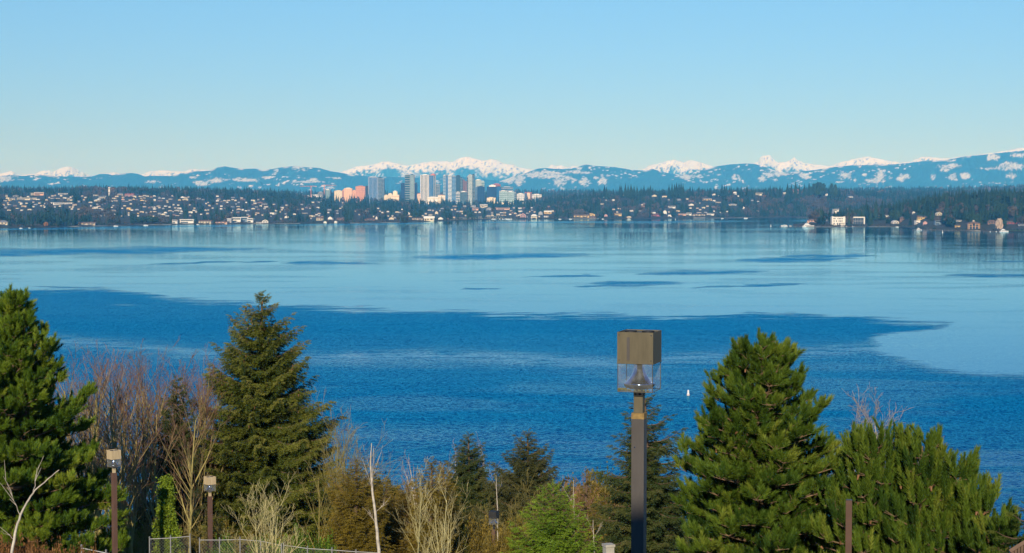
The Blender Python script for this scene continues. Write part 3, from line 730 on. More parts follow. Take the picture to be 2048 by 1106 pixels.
# houses with a look of their own (u, foot row, width, height, wall, roof, kind, terrain, label)
OWN = [
 (4, 450, 20, 9, 'cream', 'grey', 'hip', FA, 'big cream lakeside house at the left end of the far shore'),
 (172, 450, 34, 6, 'beige', 'brown', 'gable_side', FA, 'long low beige lakeside house with brown roof left of the purple bare woods'),
 (68, 391, 12, 5, 'cream', 'white', 'flat', FA, 'small cream block beside the long beige block high on the left hillside'),
 (78, 391, 18, 6.5, 'peach', 'white', 'flat', FA, 'long peach block high on the left hillside just under the woods'),
 (47, 400, 26, 4.5, 'cream', 'white', 'flat', FA, 'long cream block with white roof on the left hillside'),
 (64, 399, 17, 3.5, 'cream', 'white', 'flat', FA, 'low cream wing right of the long cream block on the left hillside'),
 (25, 400, 10, 5, 'cream', 'grey', 'gable_side', FA, 'cream gabled house left of the long cream block on the left hillside'),
 (125, 409, 38, 4, 'white', 'white', 'flat', FA, 'very long low white building half way up the left hillside'),
 (126, 389, 18, 2.6, 'white', 'white', 'flat', FA, 'thin white roofed building under the forest left of the tower'),
 (192, 392, 10, 4.5, 'cream', 'dark', 'gable_side', FA, 'cream house left of the tall white bell tower'),
 (204, 397, 12, 5, 'cream', 'grey', 'gable_side', FA, 'cream house below the bell tower on the hillside'),
 (258, 393, 18, 6, 'pink', 'red', 'gable_side', FA, 'large pinkish house with red roof right of the bell tower'),
 (240, 391, 11, 5, 'beige', 'grey', 'hip', FA, 'beige house between the bell tower and the pinkish house'),
 (257, 420, 8, 5.5, 'yellow', 'brown', 'flat', FA, 'yellowish boxy house above the dark round tree'),
 (349, 447, 10, 8, 'white', 'grey', 'flat', FA, 'small white lakeside block left of the white apartment house'),
 (373, 447, 27, 8.5, 'white', 'white', 'flat', FA, 'white lakeside apartment house with flat roof'),
 (409, 447, 26, 7, 'cream', 'brown', 'gable_side', FA, 'cream waterfront building with row of dormers left of the large white apartments'),
 (442, 447, 24, 5, 'peach', 'brown', 'hip', FA, 'low peach waterfront row left of the large white apartments'),
 (458, 446, 9, 9, 'grey', 'white', 'flat', FA, 'small pale grey block at the left end of the large white apartments'),
 (471, 445, 20, 10.5, 'white', 'white', 'flat', FA, 'tallest left wing of the large white lakeside apartments'),
 (489, 444, 14, 10, 'blue-grey', 'white', 'flat', FA, 'glazed middle wing of the large white lakeside apartments'),
 (500, 445, 12, 8.5, 'white', 'white', 'flat', FA, 'right wing of the large white lakeside apartments'),
 (530, 447, 12, 8, 'white', 'white', 'gable_front', FA, 'white gabled boathouse right of the large white apartments'),
 (517, 447, 11, 3.5, 'white', 'grey', 'flat', FA, 'low white shed left of the white gabled boathouse'),
 (573, 437, 8, 6, 'white', 'dark', 'gable_front', FA, 'small white gabled house above the shore right of the boathouse'),
 (638, 441, 14, 8, 'cream', 'brown', 'ell', FA, 'large cream house with brown roof on the wooded shore below the cranes'),
 (660, 440, 9, 7, 'white', 'dark', 'gable_front', FA, 'white gabled house above the shore below the cranes'),
 (650, 447, 6, 5, 'white', 'grey', 'gable_front', FA, 'little white boathouse at the waterline, left one below the cranes'),
 (671, 446.5, 6, 5, 'white', 'grey', 'gable_front', FA, 'little white boathouse at the waterline, right one below the cranes'),
 (680, 441, 14, 6, 'brown', 'brown', 'gable_side', FA, 'brown shore house with wide roof below the peach towers'),
 (753, 440, 3.5, 8, 'white', 'dark', 'gable_front', FA, 'slim white chimney-like house on the brown shore below the tall glass tower'),
 (783, 440, 9, 6, 'cream', 'brown', 'gable_front', FA, 'cream gabled shore house among brown trees below the office towers'),
 (739, 441, 20, 4.5, 'brown', 'brown', 'hip', FA, 'long low brown house on the shore below the tall glass tower'),
 (835, 440, 20, 6, 'beige', 'dark', 'gable_side', FA, 'beige shore house left of the large cream mansion'),
 (858, 442, 20, 10, 'cream', 'white', 'ell', FA, 'large cream mansion with gables at the waterline'),
 (873, 429, 6, 7, 'cream', 'brown', 'gable_front', FA, 'small cream house in dark trees above the cream mansion'),
 (881, 440, 9, 6, 'white', 'dark', 'gable_front', FA, 'small white house right of the cream mansion'),
 (817, 430, 4, 6, 'white', 'dark', 'gable_front', FA, 'narrow white house in the trees below the dark teal tower'),
 (951, 421, 11, 6, 'peach', 'brown', 'flat', FA, 'peach two storey block behind the grassy lakeside park'),
 (968, 412, 14, 3.5, 'cream', 'white', 'gable_side', FA, 'cream hall with wide pale roof below the dark blue tower'),
 (978, 421, 9, 5, 'grey', 'grey', 'flat', FA, 'grey-green block right of the peach block behind the park'),
 (1006, 420, 26, 5, 'peach', 'brown', 'flat', FA, 'long peach apartment row above the marina'),
 (1068, 437, 12, 8.5, 'cream', 'white', 'hip', FA, 'cream shore house with pale hipped roof right of the marina'),
 (1046, 436, 11, 10, 'pink', 'dark', 'gable_front', FA, 'tall pinkish shore house right of the marina'),
 (1081, 431, 8, 9, 'grey', 'grey', 'gable_front', FA, 'pale grey house behind the cream hipped shore house'),
 (1095, 428, 15, 7, 'yellow', 'white', 'ell', FA, 'pale yellow house with two wings right of the grey shore house'),
 (1163, 435, 30, 6, 'yellow', 'brown', 'gable_side', FA, 'long yellow shore house with a row of bays'),
 (1182, 433, 16, 7, 'yellow', 'dark', 'gable_front', FA, 'yellow gabled end of the long yellow shore house'),
 (1185, 437, 12, 5, 'brown', 'brown', 'hip', FA, 'brown lakeside pavilion right of the long yellow house'),
 (1212, 434, 6, 6, 'pink', 'grey', 'gable_front', FA, 'small pinkish shore house beneath bare trunks'),
 (1236, 432, 14, 6, 'yellow', 'brown', 'flat', FA, 'bright yellow boxy house standing alone on the shore'),
 (1258, 436, 9, 4, 'beige', 'brown', 'gable_front', FA, 'small beige gabled cottage at the waterline right of the yellow box'),
 (1307, 429, 9, 8, 'white', 'dark', 'hip', FA, 'white turreted house right behind the red building'),
 (1312, 433, 17, 6, 'red', 'brown', 'flat', FA, 'bright red building on the far shore'),
 (1330, 429, 7, 9, 'white', 'white', 'gable_front', FA, 'white gabled house above a pale wall right of the red building'),
 (1340, 434, 7, 5, 'white', 'grey', 'flat', FA, 'small white boathouse right of the red building'),
 (1365, 431, 14, 4.5, 'peach', 'grey', 'flat', FA, 'low peach house between the red building and the walled house'),
 (1378, 431, 10, 6, 'white', 'grey', 'flat', FA, 'white modern house left of the walled house on the shore'),
 (1399, 432, 24, 6, 'beige', 'dark', 'gable_side', FA, 'wide beige house behind a long pale lake wall'),
 (1421, 431, 14, 5, 'white', 'grey', 'flat', FA, 'white flat house right of the walled house'),
 (1344, 417, 14, 5.5, 'white', 'grey', 'flat', FA, 'white flat roofed house half way up the wooded hill'),
 (1383, 412, 9, 5, 'white', 'grey', 'gable_front', FA, 'white gabled house half way up the hill right of the flat roofed one'),
 (1329, 395, 9, 5, 'cream', 'brown', 'hip', FA, 'cream hipped house high on the wooded hill left of the tall firs'),
 (1309, 394, 8, 5, 'cream', 'brown', 'gable_front', FA, 'cream gabled house high on the hill under the ridge firs'),
 (1246, 393, 12, 6, 'cream', 'dark', 'ell', FA, 'cream winged house on the hill crest left of the ridge firs'),
 (1414, 401, 19, 5, 'yellow', 'grey', 'gable_side', FA, 'long pale yellow house high on the wooded hill'),
 (1428, 403, 5, 3, 'white', 'white', 'flat', FA, 'small white box right of the long pale yellow hill house'),
 (1518, 391, 13, 6, 'cream', 'dark', 'flat', FA, 'square cream house on the hill crest above the brown slope'),
 (1470, 387, 7, 4, 'white', 'dark', 'gable_front', FA, 'small white gabled house on the hill crest'),
 (1429, 391, 8, 4, 'white', 'grey', 'gable_front', FA, 'small white house with steep roof just under the crest'),
 (1487, 419, 6, 6, 'white', 'dark', 'gable_front', FA, 'narrow white house above the right end of the far shore houses'),
 (1466, 411, 14, 4, 'white', 'grey', 'hip', FA, 'white hipped house half way up the right wooded hill'),
 (1593, 384, 15, 5, 'pink', 'red', 'gable_side', FA, 'long pink house with red roof on the hill behind the headland'),
 (1572, 387, 9, 2.5, 'white', 'white', 'flat', FA, 'flat white roofed house left of the long pink house'),
 (1638, 395, 11, 7, 'peach', 'brown', 'ell', FA, 'peach mansion on the hill behind the headland'),
 (1654, 392, 7, 5, 'white', 'brown', 'gable_front', FA, 'white wing right of the peach mansion on the hill'),
 (1645, 386, 8, 4.5, 'pink', 'red', 'hip', FA, 'pink house with red roof above the peach mansion'),
 (1702, 395, 8, 3, 'white', 'grey', 'gable_side', FA, 'small white house in the hazy woods above the headland'),
 # headland
 (1624, 445, 17, 7, 'peach', 'brown', 'hip', HA, 'low salmon house with brown roof near the headland tip'),
 (1656, 443, 11, 6, 'grey', 'dark', 'gable_side', HA, 'grey house behind shrubs left of the white three storey house'),
 (1673, 422, 10, 4, 'white', 'white', 'flat', HA, 'flat white roof among evergreens above the white three storey house'),
 (1757, 437, 15, 6.5, 'yellow', 'brown', 'flat', HA, 'yellowish house with columns up the slope right of the frame house'),
 (1776, 434, 12, 6, 'white', 'dark', 'ell', HA, 'white winged house high between evergreens on the headland'),
 (1793, 448, 12, 7, 'white', 'white', 'gable_front', HA, 'small white gabled lakeside house in the middle of the headland'),
 (1807, 441, 13, 8, 'brown', 'brown', 'hip', HA, 'brown house with pale lower floor above the small white gabled house'),
 (1828, 427, 5, 4.5, 'white', 'grey', 'gable_front', HA, 'tiny white gabled house against the dark firs'),
 (1847, 439, 20, 8, 'yellow', 'brown', 'ell', HA, 'large yellow ochre house in the middle of the headland'),
 (1837, 447, 9, 7, 'white', 'grey', 'flat', HA, 'pale bluish house below the yellow ochre house'),
 (1851, 450, 8, 8, 'pink', 'brown', 'gable_front', HA, 'pinkish tall house below the right end of the ochre house'),
 (1880, 432, 10, 8, 'cream', 'white', 'gable_front', HA, 'bright cream two storey house standing alone against the firs'),
 (1878, 450, 13, 10, 'blue-grey', 'dark', 'flat', HA, 'dark blue glass house below the cream two storey house'),
 (1916, 455, 10, 5, 'yellow', 'brown', 'flat', HA, 'small yellow hut at the dock left of the timber house'),
 (1917, 444, 14, 4.5, 'white', 'grey', 'flat', HA, 'low white flat house above the small yellow hut'),
 (1985, 449, 17, 9, 'brown', 'brown', 'hip', HA, 'brown shingled house behind the white birch'),
 (2027, 449, 26, 7, 'red', 'brown', 'gable_side', HA, 'long dark red house above the green lawn'),
 (2045, 452, 14, 6, 'grey', 'dark', 'hip', HA, 'dark grey house at the right edge behind the lawn'),
]
KR = random.Random(5)
for (u, v, w, h, wc, rc, kd, (zf_, da, db), lab) in OWN:
    house(u, v, w, h, wc, rc, kd, zf_, da, db, lab, rz=KR.uniform(-.25, .25), cat='house')

# the many small houses nothing tells apart, by quarter
QUARTERS = [  # n, u0,u1, v0,v1, quarter text, terrain
 (16, 2, 60, 389, 422, 'at the left end of the hillside', FA),
 (14, 60, 190, 392, 412, 'on the left hillside', FA),
 (34, 225, 400, 392, 404, 'in the rows right of the bell tower', FA),
 (10, 190, 260, 396, 424, 'below the bell tower', FA),
 (26, 270, 400, 412, 434, 'above the white apartment house', FA),
 (26, 400, 525, 396, 436, 'above the large white lakeside apartments', FA),
 (16, 520, 660, 406, 444, 'left of the office towers', FA),
 (9, 660, 900, 420, 442, 'below the office towers', FA),
 (9, 880, 975, 412, 427, 'behind the lakeside park', FA),
 (13, 975, 1045, 417, 437, 'behind the marina', FA),
 (7, 1040, 1110, 412, 437, 'right of the marina', FA),
 (7, 1200, 1320, 395, 436, 'on the hill left of the red building', FA),
 (10, 1340, 1500, 388, 434, 'on the hill right of the red building', FA)]
for (n, u0, u1, v0, v1, where, (zf_, da, db)) in QUARTERS:
    k = 0; tries = 0
    while k < n and tries < 900:
        tries += 1
        u = KR.uniform(u0, u1); v = KR.uniform(v0, v1)
        wpx = KR.choice([4, 5, 6, 7, 9]) * KR.uniform(.85, 1.15); hpx = KR.uniform(2.6, 4.4)
        if zf_ is fz and v > vat(0.5, shore_u(np.array(float(u)))) - 2: continue
        if any(abs(u - H[0]) < (wpx + H[2]) * .42 and abs(v - H[3]) < 3.2 for H in HOUSES): continue
        wc = KR.choices(['cream', 'white', 'beige', 'grey', 'brown', 'yellow', 'peach'], [5, 4, 6, 5, 4, .6, .3])[0]
        rc = KR.choices(['grey', 'dark', 'brown', 'white'], [5, 4, 3, 2])[0]
        if rc == 'white' : wc = 'cream' if KR.random() < .5 else 'white'
        kd = KR.choice(['gable_front', 'gable_side', 'flat', 'hip', 'ell'])
        lab = f'small {wc} house with {rc} roof {where}'
        house(u, v, wpx, hpx, wc, rc, kd, zf_, da, db, lab, lab.replace('house', 'houses', 1), KR.uniform(-.5, .5))
        k += 1

def distant_houses():
    rg = np.random.default_rng(41)
    mb = MB()
    for (n, u0, u1, v0, v1) in [(40, 0, 190, 390, 420), (100, 190, 530, 392, 434), (26, 530, 700, 405, 440), (22, 700, 960, 418, 438), (25, 975, 1110, 415, 436), (26, 1200, 1520, 392, 434)]:
        for _ in range(n):
            u, v = rg.uniform(u0, u1), rg.uniform(v0, v1); w_ = rg.uniform(2.4, 5); h_ = rg.uniform(1.6, 2.6)
            if any(abs(u - H[0]) < (w_ + H[2]) * .5 and abs(v - H[3]) < 2.6 for H in HOUSES): continue
            d, z = march(u, v, fz, 3300, 6400, 16.0); k = d / F; x = (u - 1024) / F * d * cos(TH); w, h = w_ * k, h_ * k
            m = int(rg.integers(0, 4))
            mb.box(x - w / 2, x + w / 2, d, d + 8, z - 2, z + h * .65 + 1, m=m); mb.gable(x - w / 2, x + w / 2, d, d + 8, z + h * .65 + 1, z + h + 1.6, .5, m=4 + int(rg.integers(0, 2)))
            HOUSES.append((u, d, w_, v, h_))
    o = mb.obj('distant_housing', [m_wall['cream'], m_wall['white'], m_wall['beige'], m_wall['grey'], m_roof['grey'], m_roof['brown']])
    tag(o, 'scatter of tiny distant houses between the trees of the far shore', None, kind='stuff')
distant_houses()

# ------------------------------------------------------------------ woods as masses + countable trees
def wood_mass(name, label, n, urange, dfun, zf_, hrange, bare, seed, clear=True, near=False, dens_noise=None):
    rng = np.random.default_rng(seed)
    u = rng.uniform(urange[0], urange[1], n)
    t = rng.random(n)
    d = dfun(u, t)
    z = zf_(u, d)
    keep = z > 1.0
    h = rng.uniform(*hrange, n)
    isbare = (fbm(u / 34., d / 300., 3, seed) + rng.normal(0, .10, n)) < bare(u, d)
    h = np.where(isbare, h * .72, h)
    v_foot = vat(z, d); v_top = vat(z + h, d)
    if clear:
        for (hu, hd, hw, hv, hh) in HOUSES:
            inside = (np.abs(u - hu) < hw * .5 + (6 if near else 2.2)) & (d < hd + 10) & (v_top < hv - hh * .25) & (d > hd - 1500) & (v_foot > hv - 1)
            keep &= ~inside
    u, d, z, h, isbare = u[keep], d[keep], z[keep], h[keep], isbare[keep]
    n = len(u)
    x = (u - 1024) / F * d * cos(TH)
    wd = h * np.where(isbare, rng.uniform(.7, 1.1, n), rng.uniform(.36, .56, n))
    rot = rng.uniform(0, 6.28, n)
    a = np.where(isbare, rng.uniform(.60, .82, n), np.clip(rng.normal(.24, .14, n), 0, .55))
    a = np.where(isbare & (rng.random(n) < .012), .9, a)
    rd = ~isbare & (rng.random(n) < .22)       # round evergreens
    wd = np.where(rd, h * .62, wd); h = np.where(rd, h * .72, h)
    org = np.stack([x, d, z - .5], 1)
    X = np.stack([np.cos(rot) * wd, np.sin(rot) * wd, 0 * wd], 1); Y = np.stack([-np.sin(rot) * wd, np.cos(rot) * wd, 0 * wd], 1)
    Z = np.stack([rng.normal(0, .02, n) * h, rng.normal(0, .02, n) * h, h], 1)
    mb = MB()
    pk = rng.integers(0, 4, n)
    for i in range(4):
        for sel, pr in (((pk == i) & ~isbare & ~rd, (CONN if near else CON)[i]), ((pk == i) & (isbare | rd), (PUFN if near else PUF)[i])):
            if sel.any(): mb.inst(pr[0], pr[1], org[sel], X[sel], Y[sel], Z[sel], a[sel])
    o = mb.obj(name, m_woods)
    tag(o, label, None, kind='stuff')
    return o
def dfar(lo, hi, p=1.0): return lambda u, t: shore_u(u) + 12 + (np.interp(u, FS[:, 0], FS[:, 2]) - shore_u(u)) * (lo + (hi - lo) * t ** p)
def bare_far(u, d): return np.interp(u, [0, 150, 170, 330, 360, 600, 900, 1060, 1150, 1500, 1560, 1700, 2048], [.24, .26, .42, .42, .28, .26, .26, .28, .34, .38, .46, .46, .36]) - .05 * sstep(5400, 6200, d)
wood_mass('far_forest', 'mixed dark evergreen and bare woods covering the far shore hills', 9500, (-150, 2200), dfar(0, 1.04, 1.25), far_z, (14, 27), bare_far, 71)
wood_mass('far_forest', 'dark evergreen forest band along the crest of the far hills', 3600, (-150, 2200), dfar(.93, 1.12), far_z, (20, 34), lambda u, d: .34 + 0 * u, 72, clear=False) if False else None
wood_mass('ridge_forest', 'dark blue hazy forest on the ridge behind the towns', 7000, (-150, 2200), lambda u, t: np.interp(u, FS[:, 0], FS[:, 2]) * (1 - t ** .7) + np.interp(u, FS[:, 0], FS[:, 4]) * 1.03 * t ** .7, far_z, (20, 36), lambda u, d: .36 + 0 * u, 73)
wood_mass('outer_forest', 'woods of the far hills beyond the edges of the view', 2500, (-900, -150), dfar(0, 1.3), far_z, (16, 28), bare_far, 74, clear=False)
wood_mass('headland_forest', 'dark wood of tall firs covering the headland hill', 1500, (1625, 2300), lambda u, t: head_shore(u) + np.interp(u, HU, HD) * (.10 + .92 * t), head_z, (17, 33), lambda u, d: .26 + 0 * u, 75, near=True)

# countable firs: crest of the middle hill and the headland
def far_tree_protos():
    out = []
    for i in range(4):
        c = MB(); c.inst(CONN[i][0], CONN[i][1], np.zeros((1, 3)), np.array([[1., 0, 0]]), np.array([[0, 1., 0]]), np.array([[0, 0, 1.]]), np.array([.12 + .08 * i]))
        out.append(('crown', c.mesh('crown', m_woods), 'evergreen'))
    for i in range(3):
        c = MB(); c.inst(PUFN[i][0], PUFN[i][1], np.zeros((1, 3)), np.array([[1., 0, 0]]), np.array([[0, 1., 0]]), np.array([[0, 0, 1.]]), np.array([.64 + .07 * i]))
        out.append(('crown', c.mesh('crown', m_woods), 'bare'))
    for i in range(2):
        c = MB(); c.inst(PUFN[i][0], PUFN[i][1], np.zeros((1, 3)), np.array([[1., 0, 0]]), np.array([[0, 1., 0]]), np.array([[0, 0, 1.]]), np.array([.40 + .1 * i]))
        out.append(('crown', c.mesh('crown', m_woods), 'round'))
    return out
FTP = far_tree_protos()
_t = MB(); _t.tubes([(0, 0, -.05)], [(0, 0, .3)], [.03], [.018], 6); ME_TRUNK = _t.mesh('trunk', m_trunk_far)
def far_tree(u, vtop, d, zf_, kind, label, group=None, wide=None, name=None):
    z = float(zf_(np.array([float(u)]), np.array([float(d)]))[0])
    zt = zrow(vtop, d)
    h = max(zt - z, 4.0)
    idx = {'evergreen': (0, 4), 'bare': (4, 7), 'round': (7, 9)}[kind]
    pr = FTP[KR.randrange(*idx)]
    x = (u - 1024) / F * d * cos(TH)
    nm = name or {'evergreen': 'fir_tree', 'bare': 'bare_tree', 'round': 'round_tree'}[kind]
    t = thing(nm, label, 'tree', (x, d, z - .5), KR.uniform(0, 6), group)
    w = wide * d / F if wide else h * {'evergreen': KR.uniform(.42, .62), 'bare': KR.uniform(.7, 1), 'round': KR.uniform(.7, .95)}[kind]
    t.scale = (w, w, h)
    link('crown', pr[1], t); link('trunk', ME_TRUNK, t)
    return t
# middle hill crest: tall firs standing above the ridge
for (u, vt) in [(1187, 377), (1209, 371), (1213, 374), (1240, 369), (1243, 372), (1251, 367), (1256, 370), (1262, 369), (1268, 372), (1274, 371), (1282, 374), (1288, 370), (1296, 373), (1301, 371),
                (1338, 370), (1344, 367), (1349, 369), (1353, 366), (1358, 367), (1362, 366), (1366, 368), (1380, 373), (1385, 374), (1397, 375), (1404, 378), (1419, 377), (1433, 378), (1444, 369), (1449, 370), (1453, 371),
                (1462, 373), (1483, 374), (1494, 371), (1503, 376), (1532, 375), (1540, 370), (1547, 374), (1560, 372), (1575, 368), (1583, 370), (1591, 365), (1599, 369)]:
    far_tree(u, vt, 5750 + KR.uniform(-80, 80), far_z, 'evergreen', 'tall dark fir rising above the crest of the far middle hill', 'firs along the crest of the far middle hill')
for (u, vt, w) in [(1609, 368, 0), (1618, 366, 0), (1627, 367, 14), (1637, 364, 18), (1646, 366, 14), (1658, 370, 0), (1663, 366, 8), (1670, 369, 10), (1678, 373, 0)]:
    far_tree(u, vt, 5900, far_z, 'round' if w else 'evergreen', 'dark evergreen on the knoll above the peach mansion', 'evergreens on the knoll above the peach mansion', w or None)
for (u, vt) in [(325, 371), (329, 369), (337, 368), (345, 372), (352, 374), (300, 374), (276, 378), (206, 376), (216, 375), (232, 375)]:
    far_tree(u, vt, 5900, far_z, 'evergreen', 'tall fir on the crest of the left hill near the bell tower', 'firs on the crest of the left hill')
# headland: countable trees, nearest rows
HS = [(1680, 423, 'round', 28), (1716, 420, 'round', 27), (1698, 428, 'round', 16), (1642, 425, 'evergreen', 15), (1740, 420, 'evergreen', 16), (1765, 400, 'evergreen', 20), (1752, 395, 'evergreen', 18),
      (1733, 398, 'evergreen', 16), (1660, 412, 'evergreen', 14), (1786, 420, 'round', 20), (1783, 440, 'round', 18), (1735, 440, 'round', 15), (1990, 440, 'bare', 16), (2043, 432, 'bare', 18)]
for (u, vt, kd, w) in HS:
    far_tree(u, vt, float(head_shore(np.array([float(u)]))[0]) + 170 + w * 2, head_z, kd, {'round': 'broad round evergreen behind the headland houses', 'evergreen': 'pointed fir close behind the headland houses', 'bare': 'reddish bare tree beside the right lawn of the headland'}[kd], 'trees right behind the headland houses', w)
hr = random.Random(17)
cnt = 0
while cnt < 215:
    u = hr.uniform(1700, 2060)
    s0 = float(head_shore(np.array([u]))[0]); W = float(np.interp(u, HU, HD))
    d = s0 + W * hr.uniform(.10, .8)
    z = float(head_z(np.array([u]), np.array([d]))[0])
    hgt = hr.uniform(18, 34)
    vt = float(vat(z + hgt, d)); vf = float(vat(z, d))
    if any(abs(u - H[0]) < H[2] * .5 + 8 and d < H[1] + 16 and vt < H[3] - 1 and vf > H[3] - 1 for H in HOUSES): continue
    kd = 'evergreen' if hr.random() < .72 else ('bare' if hr.random() < .75 else 'round')
    if kd != 'evergreen': vt = float(vat(z + hgt * .72, d))
    far_tree(u, vt, d, head_z, kd, {'evergreen': 'tall dark fir in the wood on the headland', 'bare': 'bare brownish tree in the wood on the headland', 'round': 'round green tree in the wood on the headland'}[kd],
             {'evergreen': 'tall firs of the headland wood', 'bare': 'bare trees of the headland wood', 'round': 'round trees of the headland wood'}[kd])
    cnt += 1
far_tree(91, 444, float(shore_u(np.array([91.]))[0]) + 18, far_z, 'bare', 'rusty orange round tree at the waterline on the left', None, 9, 'rusty_tree')['label'] = 'rusty orange round tree at the waterline on the left'
far_tree(297, 432, float(shore_u(np.array([297.]))[0]) + 40, far_z, 'round', 'wide dark green rounded grove at the waterline left of the white apartments', None, 30)
far_tree(283, 433, float(shore_u(np.array([283.]))[0]) + 30, far_z, 'round', 'wide dark green tree at the left end of the rounded waterline grove', None, 22)
far_tree(308, 433, float(shore_u(np.array([308.]))[0]) + 34, far_z, 'round', 'wide dark green tree at the right end of the rounded waterline grove', None, 20)
for u in (1205, 1209, 1207):
    far_tree(u, 413 + hr.random() * 3, 4960, far_z, 'bare', 'tall reddish bare trunk above the middle far shore', 'tall reddish bare trees on the middle far shore', 5)
t_or = mat_attr('rusty_foliage', [(0, (.36, .17, .05)), (1, (.36, .17, .05))], .9)
_o = [o for o in bpy.data.objects if o.name.startswith('rusty_tree')][0]
for ch in _o.children:
    if ch.name.startswith('crown'): ch.data = ch.data.copy(); ch.data.materials[0] = t_or

# lakeside park, shore walls, docks, lawn
def ribbon(name, mats, u0, u1, dlo, dhi, zoff, zf_, label, n=40, kind='structure'):
    us = np.linspace(u0, u1, n); rows = 8
    V = []
    for k in range(rows):
        t = k / (rows - 1)
        d = dlo(us) + (dhi(us) - dlo(us)) * t
        V.append(np.stack([(us - 1024) / F * d * cos(TH), d, zf_(us, d) + zoff], 1))
    V = np.concatenate(V)
    i = np.arange(rows - 1)[:, None] * n + np.arange(n - 1)[None]
    q = np.stack([i, i + 1, i + n + 1, i + n], -1).reshape(-1, 4)
    mb = MB(); mb.add(V, quads=q)
    return structure(mb.obj(name, mats, smooth=True), label)
ribbon('park_lawn', m_beach, 898, 1008, lambda u: shore_u(u) + 12, lambda u: shore_u(u) + 12 + 330 * np.sin(pi * np.clip((u - 898) / 112., 0, 1)) ** .6, .6, far_z, 'tan winter grass of the lakeside park below the towers')
m_lawn = mat('green_lawn', (.07, .16, .03), .9, (.05, .12, .03), .05)
ribbon('lawn', m_lawn, 2003, 2060, lambda u: head_shore(u) + 6, lambda u: head_shore(u) + 46 + 0 * u, .5, head_z, 'green lawn sloping to the water at the right edge of the headland')
m_lake_wall = mat('pale_lake_wall', (.24, .225, .19), .85, (.10, .095, .08), .03)
def lake_wall(u0, u1, sf, label, h=1.3, off=-6):
    us = np.arange(u0, u1 + .1, 4.0)
    mb = MB()
    d = sf(us) + off
    x = (us - 1024) / F * d * cos(TH)
    for i in range(len(us) - 1):
        v = [(x[i], d[i], -1), (x[i+1], d[i+1], -1), (x[i+1], d[i+1] + 1.2, -1), (x[i], d[i] + 1.2, -1), (x[i], d[i], h), (x[i+1], d[i+1], h), (x[i+1], d[i+1] + 4, h + .1), (x[i], d[i] + 4, h + .1)]
        mb.add(v, quads=[(4, 5, 6, 7), (0, 1, 5, 4), (1, 2, 6, 5), (3, 0, 4, 7)])
    tag(mb.obj('lake_wall', m_lake_wall), label, 'wall')
lake_wall(98, 226, shore_u, 'pale stone lake wall along the left far shore')
lake_wall(226, 345, shore_u, 'pale lake wall below the purple woods and the dark round grove')
lake_wall(500, 600, shore_u, 'pale lake wall right of the large white apartments', .9)
lake_wall(700, 800, shore_u, 'pale lake wall under the brown shore houses', .9)
lake_wall(1130, 1200, shore_u, 'tan lake wall below the long yellow house', 1.2)
lake_wall(1387, 1412, shore_u, 'high pale lake wall in front of the wide beige house', 3.2)
lake_wall(1413, 1505, shore_u, 'low pale lake wall at the right end of the far houses', 1.0)
lake_wall(1600, 1735, head_shore, 'pale lake wall along the headland tip', .8, -3)
lake_wall(1738, 1835, head_shore, 'low stone lake wall in the middle of the headland', 1.0, -3)
lake_wall(1930, 1965, head_shore, 'mossy stone terrace wall in front of the timber house', 2.6, -3)

# bell tower
d, z = march(219.5, 391, fz, 3300, 6600)
t = thing('bell_tower', 'tall slim white bell tower rising above the left hillside', 'tower', ((219.5 - 1024) / F * d, d, z - 2))
s_ = d / F; hb = zrow(374.5, d) - (z - 2)
mb = MB(); mb.box(-1.5 * s_, 1.5 * s_, -2, 2, 0, hb); mb.obj('shaft', m_wall['white'], t)
mb = MB(); mb.frustum(-1.7 * s_, 1.7 * s_, -2.3, 2.3, hb, hb + 1.6, 2, 1.8); mb.obj('roof', m_roof['red'], t)
mb = MB(); mb.box(-.7 * s_, .7 * s_, -2.1, -2.0, hb - 7, hb - 3); mb.obj('window', m_win, t)
HOUSES.append((219.5, d, 4, 391, 15))

# ------------------------------------------------------------------ office towers
FAC = {'blue': (.010, .13, .33), 'deepblue': (.003, .045, .13), 'teal': (.02, .085, .11), 'palegreen': (.20, .32, .32), 'greyblue': (.05, .13, .21), 'lightglass': (.08, .22, .36), 'dark': (.03, .05, .075)}
m_glass = {}
for k, c in FAC.items():
    m, nt, b = newmat('tower_glass_' + k)
    n = noise(nt, .09, 3, .6, objvec(nt, (1, 1, .5)))
    nt.links.new(mixcol(nt, ramp(nt, n.outputs[0], .35, .65), c, tuple(x * .62 for x in c)), b.inputs['Base Color'])
    b.inputs['Roughness'].default_value = .38; b.inputs['Specular IOR Level'].default_value = .2
    m_glass[k] = m
m_con = {'white': mat('tower_white_concrete', (.84, .82, .76), .8, (.74, .72, .68), .05), 'grey': mat('tower_grey_concrete', (.42, .44, .45), .8, (.36, .38, .40), .05), 'peach': mat('tower_peach_stone', (.78, .44, .26), .8, (.68, .38, .23), .05),
         'beige': mat('tower_beige_stone', (.72, .60, .42), .8, (.62, .52, .36), .05), 'brick': mat('tower_red_brick', (.55, .24, .15), .85, (.48, .20, .13), .05), 'dark': mat('tower_dark_panel', (.012, .030, .060), .6, (.02, .04, .07), .05),
         'brown': mat('tower_brown_panel', (.20, .12, .12), .8, (.17, .10, .10), .05), 'red': mat('tower_red_panel', (.50, .12, .07), .8, (.42, .10, .06), .05), 'orange': mat('crane_orange_paint', (.75, .25, .12), .6, (.65, .22, .10), .2),
         'cyan': mat('tower_pale_cyan_panel', (.55, .68, .68), .6, (.48, .60, .62), .05), 'cream': mat('tower_cream_stone', (.82, .72, .50), .8, (.72, .62, .42), .05)}
